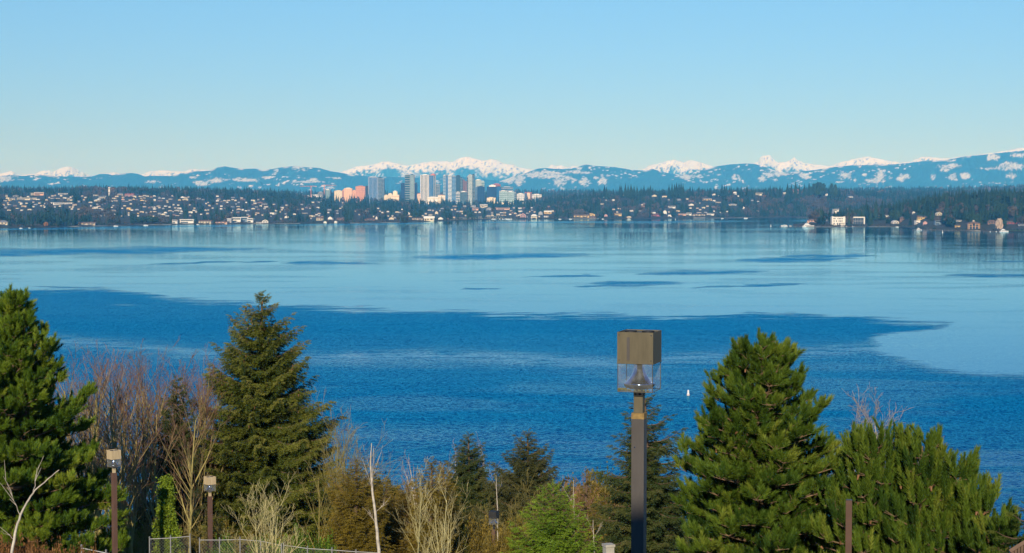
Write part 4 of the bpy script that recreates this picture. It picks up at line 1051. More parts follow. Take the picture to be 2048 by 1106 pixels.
def tower(label, segs, name='office_tower', cat='tower', rz=0.0, d=6900, group=None):
    """segs: (u0, u1, vtop, vbot, dy, depth, skin, rib material, style, n cols, n rows, cap)"""
    uc = sum(s[0] + s[1] for s in segs) / (2 * len(segs))
    xb = (uc - 1024) / F * d * cos(TH)
    zb = 20.0
    t = thing(name, label, cat, (xb, d, zb), rz)
    for (u0, u1, vt, vb, dy, dep, skin, rib, style, nc, nr, cap) in segs:
        x0 = (u0 - 1024) / F * d * cos(TH) - xb; x1 = (u1 - 1024) / F * d * cos(TH) - xb
        z1 = zrow(vt, d) - zb; z0 = min(zrow(vb, d) - zb - 6, 0) if vb > 399 else zrow(vb, d) - zb - 30
        z0 = max(z0, -12) if vb > 399 else 0
        w = x1 - x0
        body = MB(); body.box(x0, x1, dy, dy + dep, z0, z1)
        body.obj('body', m_glass.get(skin) or m_con[skin], t)
        rb = MB(); e = .55
        H = z1 - z0
        if 'v' in style:
            cw = w / nc
            for i in range(nc + 1):
                x = x0 + i * cw; ww = cw * (.13 if 'V' not in style else .5)
                rb.box(x - ww / 2, x + ww / 2, dy - e, dy - .02, z0, z1 - .3)
            nd = max(2, int(dep / cw))
            for i in range(nd + 1):
                y = dy + dep * i / nd
                for sx, sy in ((x0 - e, x0 - .02), (x1 + .02, x1 + e)):
                    rb.box(sx, sy, y - cw * .15, y + cw * .15, z0, z1 - .3)
        if 'h' in style:
            ch = H / nr
            for i in range(nr):
                z = z0 + (i + .5) * ch; hh = ch * (.18 if 'H' not in style else .45)
                rb.box(x0 - e - .25, x1 + e + .25, dy - e - .25, dy + dep + e + .25, z - hh / 2, z + hh / 2)
        if style:
            rb.obj('facade_ribs', m_con[rib], t)
        rf = MB()
        rf.box(x0 - .3, x1 + .3, dy - .3, dy + dep + .3, z1, z1 + 1.2)
        rf.box(x0 + w * .25, x1 - w * .25, dy + dep * .25, dy + dep * .75, z1 + 1.2, z1 + 1.2 + 2.2)
        rf.obj('roof', m_con[cap], t)
    HOUSES.append((uc, d, max(s[1] for s in segs) - min(s[0] for s in segs), 404, 10))
    return t
D = 6900
tower('unfinished concrete building frame with white deck under the cranes', [(615, 645, 391, 400, 0, 30, 'dark', 'white', 'hH', 1, 5, 'white'), (636, 645, 385, 400, 6, 20, 'dark', 'grey', 'hv', 4, 5, 'grey')], 'unfinished_building', 'building')
tower('grey-green glass building with thin white roof slab behind the right crane', [(648, 660, 380, 400, 0, 26, 'palegreen', 'grey', 'v', 5, 8, 'white')], 'office_building', 'building')
tower('beige office building with vertical ribs left of the peach tower', [(669, 684, 382, 402, 0, 30, 'beige', 'cream', 'v', 7, 8, 'beige'), (684.2, 689, 381, 402, 6, 26, 'brick', 'brown', 'v', 2, 8, 'peach')])
tower('peach stone tower with stepped pale top', [(688.5, 704, 377, 402, 0, 28, 'peach', 'cream', 'v', 4, 12, 'cream'), (704.2, 711, 381.5, 402, 8, 24, 'peach', 'brick', 'v', 3, 12, 'peach')])
tower('red brick office tower with dark right flank', [(711.5, 730, 373, 404, 0, 40, 'brick', 'peach', 'hv', 6, 11, 'brick'), (730.3, 736.5, 373, 404, 4, 40, 'dark', 'dark', '', 1, 1, 'dark')])
tower('tall blue glass tower with white vertical fins and grey banded flank', [(737, 755.5, 355, 406, 0, 34, 'blue', 'white', 'v', 7, 20, 'grey'), (755.8, 763.5, 355.5, 406, 2, 32, 'greyblue', 'grey', 'h', 3, 22, 'dark'), (763.8, 768, 358, 406, 6, 28, 'greyblue', 'grey', 'h', 2, 22, 'grey')])
tower('low beige and cream civic building right of the blue finned tower', [(768.5, 776, 391, 404, 0, 30, 'beige', 'cream', 'hv', 3, 4, 'beige'), (776.3, 784, 388, 404, 4, 30, 'cream', 'brown', 'v', 4, 4, 'cream'), (784.3, 798, 390, 404, 0, 30, 'cream', 'peach', 'h', 3, 4, 'cream'), (786, 794, 383, 391, 8, 20, 'cream', 'cream', 'v', 3, 2, 'white')], 'civic_building', 'building')
tower('flat dark blue slab tower left of the rounded teal tower', [(801.5, 809, 367, 404, 10, 26, 'deepblue', 'dark', 'h', 3, 16, 'dark')])
tower('dark teal tower with stacked balconies and light green right side', [(810, 819.8, 350, 406, 0, 26, 'teal', 'grey', 'h', 4, 14, 'grey'), (820, 828.5, 350, 406, 1.5, 26, 'palegreen', 'grey', 'hv', 3, 24, 'dark')])
tower('narrow dark navy tower tucked behind the teal tower', [(829, 834, 367, 404, 14, 24, 'deepblue', 'dark', 'h', 2, 16, 'dark')])
tower('low pinkish beige block between the teal and the white striped tower', [(834.5, 841, 388, 405, 0, 26, 'beige', 'peach', 'hv', 3, 5, 'brick')], 'office_building', 'building')
tower('bright white tower with dark vertical stripes and blue glass right half', [(841.5, 857.5, 350, 405, 0, 30, 'dark', 'white', 'vV', 6, 20, 'white'), (857.8, 866.5, 351, 405, 3, 28, 'blue', 'grey', 'v', 3, 20, 'grey'), (866.8, 871, 351, 405, 4, 26, 'greyblue', 'white', 'v', 2, 20, 'red'), (861.5, 870, 348.8, 351.3, 6, 14, 'red', 'red', '', 1, 1, 'orange')])
tower('mid height grey tower behind the right side of the white striped tower', [(871.3, 879, 369, 404, 12, 26, 'greyblue', 'grey', 'hv', 4, 16, 'grey')])
tower('long whitish podium at the foot of the white striped tower', [(856, 876, 394, 405, -8, 6, 'white', 'beige', 'hv', 9, 3, 'grey'), (876.3, 890, 390, 405, -4, 14, 'beige', 'white', 'hv', 5, 4, 'brown')], 'podium_building', 'building')
tower('twin-shaft pale blue glass tower with white floor bands', [(886.5, 891, 351, 408, 2, 26, 'lightglass', 'white', 'h', 2, 22, 'white'), (891.2, 896, 350.5, 408, 4, 26, 'blue', 'greyd' if False else 'grey', 'v', 2, 20, 'grey')])
tower('white banded tower right of the pale blue twin-shaft tower', [(896.3, 903, 350.5, 408, 0, 28, 'lightglass', 'white', 'hH', 3, 24, 'white'), (903.2, 911.8, 352.5, 408, 1.5, 28, 'blue', 'cyan', 'h', 4, 24, 'grey')])
tower('dark green glass tower right of the white banded tower', [(912, 920, 351.5, 400, 4, 28, 'teal', 'dark', 'hv', 4, 20, 'dark'), (920.2, 924.5, 355.5, 400, 6, 26, 'teal', 'grey', 'h', 2, 20, 'dark')])
tower('muted purple-brown tower showing between the glass towers', [(925, 929, 360, 404, 20, 24, 'brown', 'brown', 'h', 2, 18, 'brown'), (929.2, 933.3, 363, 404, 21, 24, 'brown', 'brown', 'h', 2, 18, 'brown')])
tower('open white lattice fronted block below the dark green tower', [(912.5, 919.5, 385, 404, -6, 9, 'greyblue', 'white', 'hv', 3, 6, 'white')], 'office_building', 'building')
tower('squat grey-blue glass block with pale roof line in front of the slim tower', [(920, 934, 384, 409, -12, 14, 'teal', 'greyblue' if False else 'grey', 'v', 6, 9, 'white')], 'office_building', 'building')
tower('slim residential tower with pale centre and dark edges', [(934, 936.8, 353.5, 407, 3, 24, 'dark', 'grey', 'h', 1, 18, 'grey'), (937, 943.8, 350, 407, 0, 26, 'palegreen', 'white', 'vh', 3, 24, 'grey'), (944, 948.8, 349.5, 407, 3, 24, 'teal', 'grey', 'h', 2, 24, 'dark')])
tower('pale green glass tower behind the dark blue slab', [(950, 962, 360, 400, 30, 28, 'palegreen', 'white', 'hv', 5, 14, 'white'), (962.2, 968.5, 363, 400, 34, 26, 'palegreen', 'cyan', 'h', 3, 14, 'cyan')])
tower('solid dark blue glass slab right of the slim tower', [(950, 954.8, 374, 409, 2, 28, 'greyblue', 'grey', 'v', 2, 12, 'grey'), (955, 968.8, 373.5, 409, 0, 30, 'deepblue', 'dark', 'v', 4, 14, 'dark')])
tower('broad dark blue glass tower with white rooftop box', [(974, 992.5, 374, 408, 0, 34, 'deepblue', 'dark', 'v', 6, 12, 'dark'), (992.8, 1002, 374, 408, 6, 30, 'blue', 'blue' if False else 'dark', 'v', 3, 12, 'dark'), (978, 991, 371, 374, 8, 16, 'white', 'white', '', 1, 1, 'white')])
tower('dull red topped tower behind the broad dark blue tower', [(985, 1001, 368.5, 400, 40, 26, 'brown', 'red', 'h', 4, 12, 'red')])
tower('blue-grey banded office block with light roof line', [(1001.5, 1026, 374.5, 404, 18, 30, 'greyblue', 'blue' if False else 'grey', 'h', 6, 9, 'grey')])
tower('white and cyan stepped apartment tower, left one of the pair', [(999, 1013.5, 382.5, 406, -10, 22, 'palegreen', 'cyan', 'vh', 6, 8, 'white')], 'apartment_tower')
tower('white and cyan stepped apartment tower, right one of the pair', [(1013.8, 1028, 384, 406, -6, 22, 'palegreen', 'cyan', 'vh', 6, 8, 'white'), (1028.2, 1032, 386, 406, -2, 18, 'greyblue', 'grey', 'h', 2, 8, 'grey')], 'apartment_tower')
tower('small tan block with bright cream face below the broad dark blue tower', [(974, 991.5, 396, 412, -24, 18, 'beige', 'cream', 'hH', 5, 4, 'cream')], 'office_building', 'building')
tower('long cream apartment building with stepped roofs above the peach row', [(988, 1005, 405.5, 417, -30, 18, 'cream', 'cream', 'v', 8, 3, 'beige'), (1005.3, 1027, 406, 417, -28, 18, 'cream', 'beige', 'hv', 9, 3, 'cream')], 'apartment_building', 'building')
tower('grey and white office block left of the red topped block', [(1034, 1048.5, 388, 406, 0, 26, 'grey', 'white', 'hv', 4, 6, 'white')], 'office_building', 'building')
tower('office block with blue glass, brown corner and red roof line', [(1048.8, 1054, 386, 408, 0, 26, 'deepblue', 'grey', 'v', 2, 8, 'red'), (1054.2, 1059.8, 385.5, 409, -2, 26, 'beige', 'peach', 'v', 2, 8, 'red'), (1060, 1063.5, 386, 408, 0, 26, 'brown', 'brown', 'v', 1, 8, 'red')], 'office_building', 'building')
tower('low white office row at the right end of the town', [(1063.8, 1083, 389.5, 400, 8, 24, 'grey', 'white', 'hv', 7, 3, 'white')], 'office_building', 'building')
tower('low white block in front of the red roofed office block', [(1036, 1055, 405, 420, -24, 18, 'white', 'beige', 'hv', 6, 4, 'white')], 'office_building', 'building')

# tower cranes
def crane(u, vt, vb, u0, u1, vj, label):
    d = 6880
    x = (u - 1024) / F * d; s_ = d / F
    z0 = zrow(vb, d) - 8; zt = zrow(vt, d) - z0; zj = zrow(vj, d) - z0
    t = thing('tower_crane', label, 'crane', (x, d, z0))
    mb = MB(); r = .32; a = 1.15
    P0, P1 = [], []
    cs = [(-a, -a), (a, -a), (a, a), (-a, a)]
    for cx, cy_ in cs: P0.append((cx, cy_, 0)); P1.append((cx, cy_, zj))
    n = int(zj / 3)
    for i in range(n):
        za, zb_ = zj * i / n, zj * (i + 1) / n
        for k in range(4):
            c0, c1 = cs[k], cs[(k + 1) % 4]
            P0.append((*c0, za)); P1.append((*c1, zb_))
            P0.append((*c0, zb_)); P1.append((*c1, zb_))
    mb.tubes(P0, P1, r, r, 4); mb.obj('mast', m_con['orange'], t)
    def jib(xa, xb, nm):
        P0 = [(xa, -.8, zj), (xa, .8, zj), (xa, 0, zj + 1.6)]; P1 = [(xb, -.8, zj), (xb, .8, zj), (xb, 0, zj + 1.2)]
        k = max(3, int(abs(xb - xa) / 3))
        for i in range(k):
            p = xa + (xb - xa) * i / k; q = xa + (xb - xa) * (i + 1) / k
            P0 += [(p, -.8, zj), (p, .8, zj)]; P1 += [(q, 0, zj + 1.4), (q, 0, zj + 1.4)]
        m2 = MB(); m2.tubes(P0, P1, .3, .25, 4); m2.obj(nm, m_con['orange'], t)
    xl, xr = (u0 - u) * s_, (u1 - u) * s_
    long_, short = (xl, xr) if abs(xl) > abs(xr) else (xr, xl)
    jib(0, long_, 'jib'); jib(0, short, 'counter_jib')
    m3 = MB(); m3.box(min(short, short * .7), max(short, short * .7), -1, 1, zj - 2.4, zj - .2); m3.obj('counterweight', m_con['grey'], t)
    m4 = MB(); m4.tubes([(0, 0, zj)], [(0, 0, zt)], .7, .2, 4); m4.tubes([(0, 0, zt)] * 2, [(long_ * .7, 0, zj + 1.3), (short * .9, 0, zj + 1.3)], .12, .12, 3); m4.obj('apex_ties', m_con['orange'], t)
    m5 = MB(); m5.box(1.2, 3.2, -1, 1, zj - 3, zj - .6); m5.obj('cab', m_con['white'], t)
crane(622.5, 370.5, 398, 600, 634, 372.8, 'orange tower crane, left one, above the unfinished building')
crane(649, 368.5, 404, 643, 673, 370.8, 'pale orange tower crane, right one, with jib pointing right')

#@@NEXT@@

# ================================================================== near hillside
def unit(a):
    n = np.linalg.norm(a, axis=-1, keepdims=True); n[n == 0] = 1
    return a / n
def frames(dirs, length, up=None, roll=None, width=1.0):
    """X along dirs; Y sideways (flat), Z the rest; all scaled"""
    X = unit(np.asarray(dirs, float)); L = np.asarray(length, float)[:, None]
    ref = np.tile([[0, 0, 1.]], (len(X), 1)) + 1e-3
    Y = unit(np.cross(ref, X)); Z = np.cross(X, Y)
    if roll is not None:
        c, s_ = np.cos(roll)[:, None], np.sin(roll)[:, None]
        Y, Z = Y * c + Z * s_, Z * c - Y * s_
    return (X * L).astype(np.float32), (Y * L * width).astype(np.float32), (Z * L * width).astype(np.float32)

def needle(V, T, A, p, d, L, w, rng, a=0.0):
    d = np.asarray(d, float); d /= np.linalg.norm(d)
    s_ = np.cross(d, rng.normal(size=3)); s_ /= np.linalg.norm(s_)
    k = len(V)
    V += [p - s_ * w * .5, p + s_ * w * .5, p + d * L]
    T.append((k, k + 1, k + 2)); A.extend([a, a, a + .04])
def shoot_proto(seed, n=90, nl=.38, wd=1.0):
    """pine candle along +X: stiff needles forward and out"""
    rng = np.random.default_rng(seed); V = []; T = []; A = []
    for i in range(n):
        t = (i + rng.random()) / n
        th = rng.random() * 2 * pi; op = radians(rng.uniform(26, 56)) * (1 - .5 * t)
        d = (cos(op), sin(op) * cos(th), sin(op) * sin(th))
        needle(V, T, A, np.array([t * (1 - nl * .8), 0, 0]), d, rng.uniform(.8, 1.15) * nl, .05 * wd, rng, rng.uniform(-.10, .10) + .06 * t)
    return np.array(V, np.float32), np.array(T, np.int32), np.array(A, np.float32)
def spray_proto(seed, side=5, nper=9, droop=.25, nl=.15, flat=.5):
    """spruce or cedar spray along +X in the XY plane"""
    rng = np.random.default_rng(seed); V = []; T = []; A = []
    def run(p0, d, L, n, a):
        d = np.asarray(d, float); d /= np.linalg.norm(d)
        for i in range(n):
            t = (i + rng.random()) / n
            p = p0 + d * L * t + np.array([0, 0, -droop * (L * t) ** 2])
            o = rng.normal(size=3); o[2] *= flat; o -= d * (o @ d); o /= np.linalg.norm(o)
            needle(V, T, A, p, d * .75 + o * .9, nl * rng.uniform(.7, 1.2), nl * .34, rng, a + rng.uniform(-.06, .06))
    run(np.zeros(3), (1, 0, 0), 1.0, nper * 2, .05)
    for k in range(side):
        t = .08 + .8 * k / side
        for sg in (-1, 1):
            if rng.random() < .1: continue
            ang = radians(rng.uniform(38, 60))
            run(np.array([t, 0, -droop * t * t]), (cos(ang), sg * sin(ang), rng.uniform(-.25, .1)), .48 * (1.08 - t) * rng.uniform(.7, 1.15), nper, -.02)
    return np.array(V, np.float32), np.array(T, np.int32), np.array(A, np.float32)
def leaf_proto(seed, n=14, s0=.5):
    rng = np.random.default_rng(seed); V = []; T = []; A = []
    for i in range(n):
        p = rng.normal(size=3) * .42
        d = unit(rng.normal(size=(1, 3)))[0]; e = unit(np.cross(d, rng.normal(size=3))[None])[0]
        k = len(V); q = s0 * rng.uniform(.6, 1.2)
        V += [p - d * q * .5, p + e * q * .28, p + d * q * .5, p - e * q * .28]
        T += [(k, k + 1, k + 2), (k, k + 2, k + 3)]; a = rng.uniform(-.12, .12); A += [a] * 4
    return np.array(V, np.float32), np.array(T, np.int32), np.array(A, np.float32)
SHOOT = [shoot_proto(i) for i in range(4)]
CANDLE = [shoot_proto(10 + i, 130, .24, .7) for i in range(4)]
SPRAY = [spray_proto(20 + i) for i in range(4)]
HANG = [spray_proto(40 + i, 3, 7, .0, .17, 1) for i in range(3)]
CEDAR = [spray_proto(60 + i, 6, 8, .35, .13, .25) for i in range(3)]
LEAF = [leaf_proto(80 + i) for i in range(3)]
def put(mb, protos, org, dirs, L, a, rng, width=1.0, roll=None):
    org = np.asarray(org); dirs = np.asarray(dirs); L = np.asarray(L); a = np.asarray(a)
    pk = rng.integers(0, len(protos), len(org))
    for i, pr in enumerate(protos):
        m = pk == i
        if not m.any(): continue
        X, Y, Z = frames(dirs[m], L[m], roll=None if roll is None else roll[m], width=width)
        mb.inst(pr[0], pr[1], org[m], X, Y, Z, a[m], pa=pr[2])

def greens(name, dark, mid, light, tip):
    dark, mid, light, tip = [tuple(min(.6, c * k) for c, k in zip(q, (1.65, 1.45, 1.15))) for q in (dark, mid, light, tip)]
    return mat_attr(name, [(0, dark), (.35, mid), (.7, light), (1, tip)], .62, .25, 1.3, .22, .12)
m_pine = greens('pine_needles', (.008, .026, .004), (.025, .064, .007), (.068, .125, .013), (.14, .19, .028))
m_pine2 = greens('pine_needles_bright', (.010, .034, .005), (.038, .094, .009), (.098, .175, .015), (.18, .25, .03))
m_spruce = greens('spruce_needles', (.012, .026, .006), (.044, .072, .010), (.120, .145, .026), (.26, .26, .09))
m_hem = greens('hemlock_needles', (.014, .032, .012), (.034, .060, .018), (.075, .095, .030), (.17, .15, .06))
m_fir = greens('grey_green_needles', (.016, .026, .012), (.040, .055, .022), (.085, .095, .038), (.15, .15, .07))
m_cedar = greens('cedar_sprays', (.018, .050, .006), (.050, .115, .010), (.12, .22, .018), (.22, .33, .04))
m_gold = greens('golden_sprays', (.040, .038, .008), (.095, .085, .014), (.17, .145, .022), (.26, .20, .05))
m_olive = greens('olive_leaves', (.040, .038, .008), (.105, .090, .020), (.19, .155, .034), (.26, .21, .055))
m_moss_leaf = greens('mossy_leaves', (.032, .042, .008), (.075, .092, .016), (.14, .155, .028), (.20, .21, .045))
m_ivy = greens('ivy_leaves', (.040, .080, .006), (.085, .15, .012), (.17, .26, .02), (.32, .42, .05))
m_bramble = greens('russet_bramble', (.050, .028, .014), (.12, .065, .028), (.22, .12, .048), (.32, .19, .08))
m_bark = mat('conifer_bark', (.13, .085, .05), .9, (.12, .075, .045), 5.0, bump=.4)
m_cone = mat('spruce_cone', (.30, .15, .06), .8, (.20, .10, .04), 8)
m_barklight = mat('pale_pine_bark', (.26, .17, .09), .9, (.20, .12, .07), 5.0, bump=.4)  # pine bark, paler than that of the other conifers
m_birch = mat_attr('birch_bark', [(0, (.72, .66, .54)), (.5, (.60, .52, .42)), (1, (.20, .10, .085))], .7, .2, 6, .45)
m_alder = mat_attr('alder_bark', [(0, (.40, .35, .12)), (.52, (.44, .36, .13)), (.66, (.33, .24, .11)), (.77, (.23, .12, .09)), (1, (.20, .085, .08))], .8, .2, 3, .3)
m_yellowbark = mat_attr('yellow_green_bark', [(0, (.44, .40, .17)), (.5, (.58, .52, .24)), (1, (.48, .40, .20))], .75, .25, 4, .3)
m_olivebark = mat_attr('olive_twigs', [(0, (.26, .22, .08)), (.5, (.34, .29, .09)), (1, (.25, .19, .075))], .8, .2, 3, .3)
m_redtwig = mat_attr('reddish_twigs', [(0, (.34, .26, .17)), (.5, (.36, .19, .13)), (1, (.34, .15, .12))], .8, .2, 3, .3)

def radius_fn(vt, H, d, prof):
    """prof: (row, radius in photo pixels) -> radius in metres as a function of depth below the top"""
    zs = np.array([(p[0] - vt) * d / F for p in prof]); rs = np.array([p[1] * d / F for p in prof])
    return lambda dz: np.interp(dz, np.r_[0, zs, zs[-1] * 2 + 3], np.r_[0.03, rs, rs[-1] * 1.05])
def tree_base(u, vt, d):
    top = P(u, vt, d); g = float(ground(top.x, d)) - .15
    return top.x, g, top.z - g

def trunk_part(t, H, r, m, lean=0.0):
    mb = MB(); n = 10
    z = np.linspace(0, H * .97, n + 1); rr = r * (1 - z / H) ** .8 + .015
    x = .03 * np.sin(z * 1.3)
    p = np.stack([x, x * .6, z], 1)
    mb.tubes(p[:-1], p[1:], rr[:-1], rr[1:] , 9)
    return mb.obj('trunk', m, t, smooth=True)

def spruce(name, label, u, vt, d, prof, mat_, nb=240, seed=1, lift=(.55, -.20), tipup=.16, gap=.15, hang=.7, sl=1.0, protos=None, vbase=.30, group=None, lmin=.14, bark=None, jitter=.28, wfac=.34, leader=.35, cones=0, tiers=0, qexp=.72):
    rng = np.random.default_rng(seed)
    x0, g, H = tree_base(u, vt, d)
    R = radius_fn(vt, H, d, prof)
    t = thing(name, label, 'tree', (x0, d, g), 0, group)
    O, Dv, L, A, HO, HD, HL, HAa = [], [], [], [], [], [], [], []
    b0, b1, br0, br1 = [], [], [], []
    for i in range(nb):
        q = ((i + rng.random()) / nb) ** qexp
        if tiers: q = (math.floor(q * tiers) + .5 + rng.normal(0, .17)) / tiers
        dz = min(max(q, 0), 1) * H * .97 + .05
        Rm = float(R(dz))
        az = i * 2.39996 + rng.normal(0, .25)
        Lb = Rm * (1 + rng.normal(0, jitter * .5)) if rng.random() < .8 else Rm * rng.uniform(.7, 1.25)
        Lb = max(Lb, .08)
        a_ = lift[0] + (lift[1] - lift[0]) * min(1, dz / (H * .45)) + rng.normal(0, .06)
        rad = np.array([cos(az), sin(az), 0]); tan = np.array([-sin(az), cos(az), 0])
        z0 = H - dz - a_ * Lb * .5
        n = max(3, int(Lb / gap))
        ba = vbase + rng.normal(0, .08)
        pts = []
        for k in range(n + 1):
            s_ = k / n
            pts.append(np.array([0, 0, z0]) + rad * Lb * s_ + np.array([0, 0, Lb * (a_ * s_ + tipup * s_ * s_ - .10 * sin(pi * s_))]) + tan * .03 * Lb * sin(s_ * 5 + i))
        pts = np.array(pts)
        br = .008 + .014 * Lb
        b0.append(pts[:-1]); b1.append(pts[1:]); ss = np.linspace(0, 1, n + 1); rr = br * (1 - ss) + .004
        br0.append(rr[:-1]); br1.append(rr[1:])
        for k in range(n + 1):
            s_ = k / n
            if s_ < .10: continue
            w = min((wfac * Lb * (1.12 - s_) ** .8 + lmin), .62) * sl
            for sg in (-1, 1):
                dd = rad * (.55 + .5 * s_) + tan * sg * (.95 - .35 * s_) + np.array([0, 0, a_ * .5 - .12 + rng.normal(0, .12)])
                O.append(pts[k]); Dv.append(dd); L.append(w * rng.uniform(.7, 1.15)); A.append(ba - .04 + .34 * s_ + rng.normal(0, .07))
            if hang and rng.random() < hang:
                HO.append(pts[k]); HD.append(rad * .3 + tan * rng.normal(0, .35) + np.array([0, 0, -1.]))
                HL.append(min(.55, .12 + .20 * Lb) * rng.uniform(.6, 1.2) * sl); HAa.append(ba - .16 + rng.normal(0, .05))
        O.append(pts[-1]); Dv.append(rad + np.array([0, 0, a_ + tipup])); L.append((.18 + .06 * Lb) * sl); A.append(ba + .35)
    # leader
    for k in range(6):
        O.append(np.array([0, 0, H - .12 * k * leader / .35 - .1])); Dv.append(np.array([rng.normal(0, .45), rng.normal(0, .45), 1.])); L.append(leader * .8); A.append(vbase + .2)
    mb = MB()
    put(mb, protos or SPRAY, O, Dv, L, A, rng, roll=rng.normal(0, .35, len(O)))
    if HO: put(mb, HANG, HO, HD, HL, HAa, rng, roll=rng.uniform(0, 6, len(HO)))
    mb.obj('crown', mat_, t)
    bb = MB(); bb.tubes(np.concatenate(b0), np.concatenate(b1), np.concatenate(br0), np.concatenate(br1), 4)
    bb.obj('branches', bark or m_bark, t)
    trunk_part(t, H, .022 * H + .02, bark or m_bark)
    if cones:
        O = np.array(O); sel = rng.choice(np.where((O[:, 2] > H * .45) & (np.hypot(O[:, 0], O[:, 1]) > .25))[0], cones)
        c = MB(); p = O[sel] + np.array([0, 0, -.03]) + rng.normal(0, .05, (cones, 3))
        c.tubes(p, p + np.array([0, 0, -.13]) + rng.normal(0, .01, (cones, 3)), .022, .012, 6); c.obj('cones', m_cone, t)['kind'] = 'stuff'
    return t, H

def pine(name, label, u, vt, d, prof, mat_, seed, nb=74, shoot=.27, lat=9, updir=.9, asym=None, dens=1.0, protos=None):
    rng = np.random.default_rng(seed)
    x0, g, H = tree_base(u, vt, d)
    R = radius_fn(vt, H, d, prof)
    t = thing(name, label, 'tree', (x0, d, g))
    O, Dv, L, A = [], [], [], []
    b0, b1, br0, br1 = [], [], [], []
    def seg(p, q, r0, r1): b0.append(p); b1.append(q); br0.append(r0); br1.append(r1)
    for i in range(nb):
        q = ((i + rng.random()) / nb) ** .85
        dz = q * H * .96 + .15
        az = i * 2.39996 + rng.normal(0, .3)
        Rm = float(R(dz + .25)) * (asym(az, dz) if asym else 1)
        Lb = Rm * (rng.uniform(.5, .95) if rng.random() < .85 else rng.uniform(.95, 1.07))
        up = .75 - .55 * min(1, dz / (H * .6)) + rng.normal(0, .08)
        rad = np.array([cos(az), sin(az), 0]); tan = np.array([-sin(az), cos(az), 0])
        z0 = H - dz - up * Lb * .55
        n = max(3, int(Lb / .22))
        pts = [np.array([0, 0, z0]) + rad * Lb * k / n + np.array([0, 0, Lb * (up * .55 * k / n + up * .45 * (k / n) ** 2)]) + tan * .07 * Lb * sin(k * 1.1 + i) for k in range(n + 1)]
        rb = .012 + .017 * Lb
        ba = .34 + rng.normal(0, .12)
        for k in range(n):
            seg(pts[k], pts[k + 1], rb * (1 - k / n) + .006, rb * (1 - (k + 1) / n) + .006)
        for k in range(1, n + 1):
            s_ = k / n
            if s_ < .12 : continue
            for sg in range(int(round((2 + (s_ > .9) * 2) * dens))):
                side = (1 if (sg + k) % 2 else -1)
                ld = rad * rng.uniform(.2, .9) + tan * side * rng.uniform(.4, 1.0) + np.array([0, 0, rng.uniform(-.05, .75)])
                ld = ld / np.linalg.norm(ld)
                ll = (.20 + .26 * Lb * (1.15 - s_)) * rng.uniform(.6, 1.2); ll = min(ll, .75)
                e = pts[k] + ld * ll + np.array([0, 0, ll * .12])
                seg(pts[k], e, .009, .006)
                m = max(1, int(ll / .13)); lb = rng.normal(0, .10)
                for j in range(m + 1):
                    f = (j + 1) / (m + 1)
                    p = pts[k] + (e - pts[k]) * f
                    dd = ld * rng.uniform(.2, .6) + rad * .15 + np.array([0, 0, updir * rng.uniform(.6, 1.2)]) + rng.normal(0, .28, 3)
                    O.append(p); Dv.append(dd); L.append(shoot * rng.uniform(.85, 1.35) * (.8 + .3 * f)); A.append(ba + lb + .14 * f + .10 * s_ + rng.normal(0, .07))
    for k in range(7):
        O.append(np.array([rng.normal(0, .08), rng.normal(0, .08), H - .2 * k * .6])); Dv.append(np.array([rng.normal(0, .35), rng.normal(0, .35), 1.])); L.append(shoot * 1.2); A.append(.5)
    O = np.array(O); ok = O[:, 2] < H + .02 - np.hypot(O[:, 0], O[:, 1]) * .35
    O, Dv, L, A = O[ok], np.array(Dv)[ok], np.array(L)[ok], np.array(A)[ok]
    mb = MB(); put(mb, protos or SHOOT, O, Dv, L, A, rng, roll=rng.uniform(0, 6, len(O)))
    mb.obj('crown', mat_, t)
    sel = rng.choice(len(O), 130); c = MB(); pp = O[sel]; c.tubes(pp, pp + rng.normal(0, .03, (130, 3)) + np.array([0, 0, -.06]), .030, .016, 6); c.obj('cones', m_cone, t)['kind'] = 'stuff'
    bb = MB(); bb.tubes(np.array(b0), np.array(b1), np.array(br0), np.array(br1), 4); bb.obj('branches', m_barklight, t)
    trunk_part(t, H, .024 * H + .03, m_barklight)
    return t, H

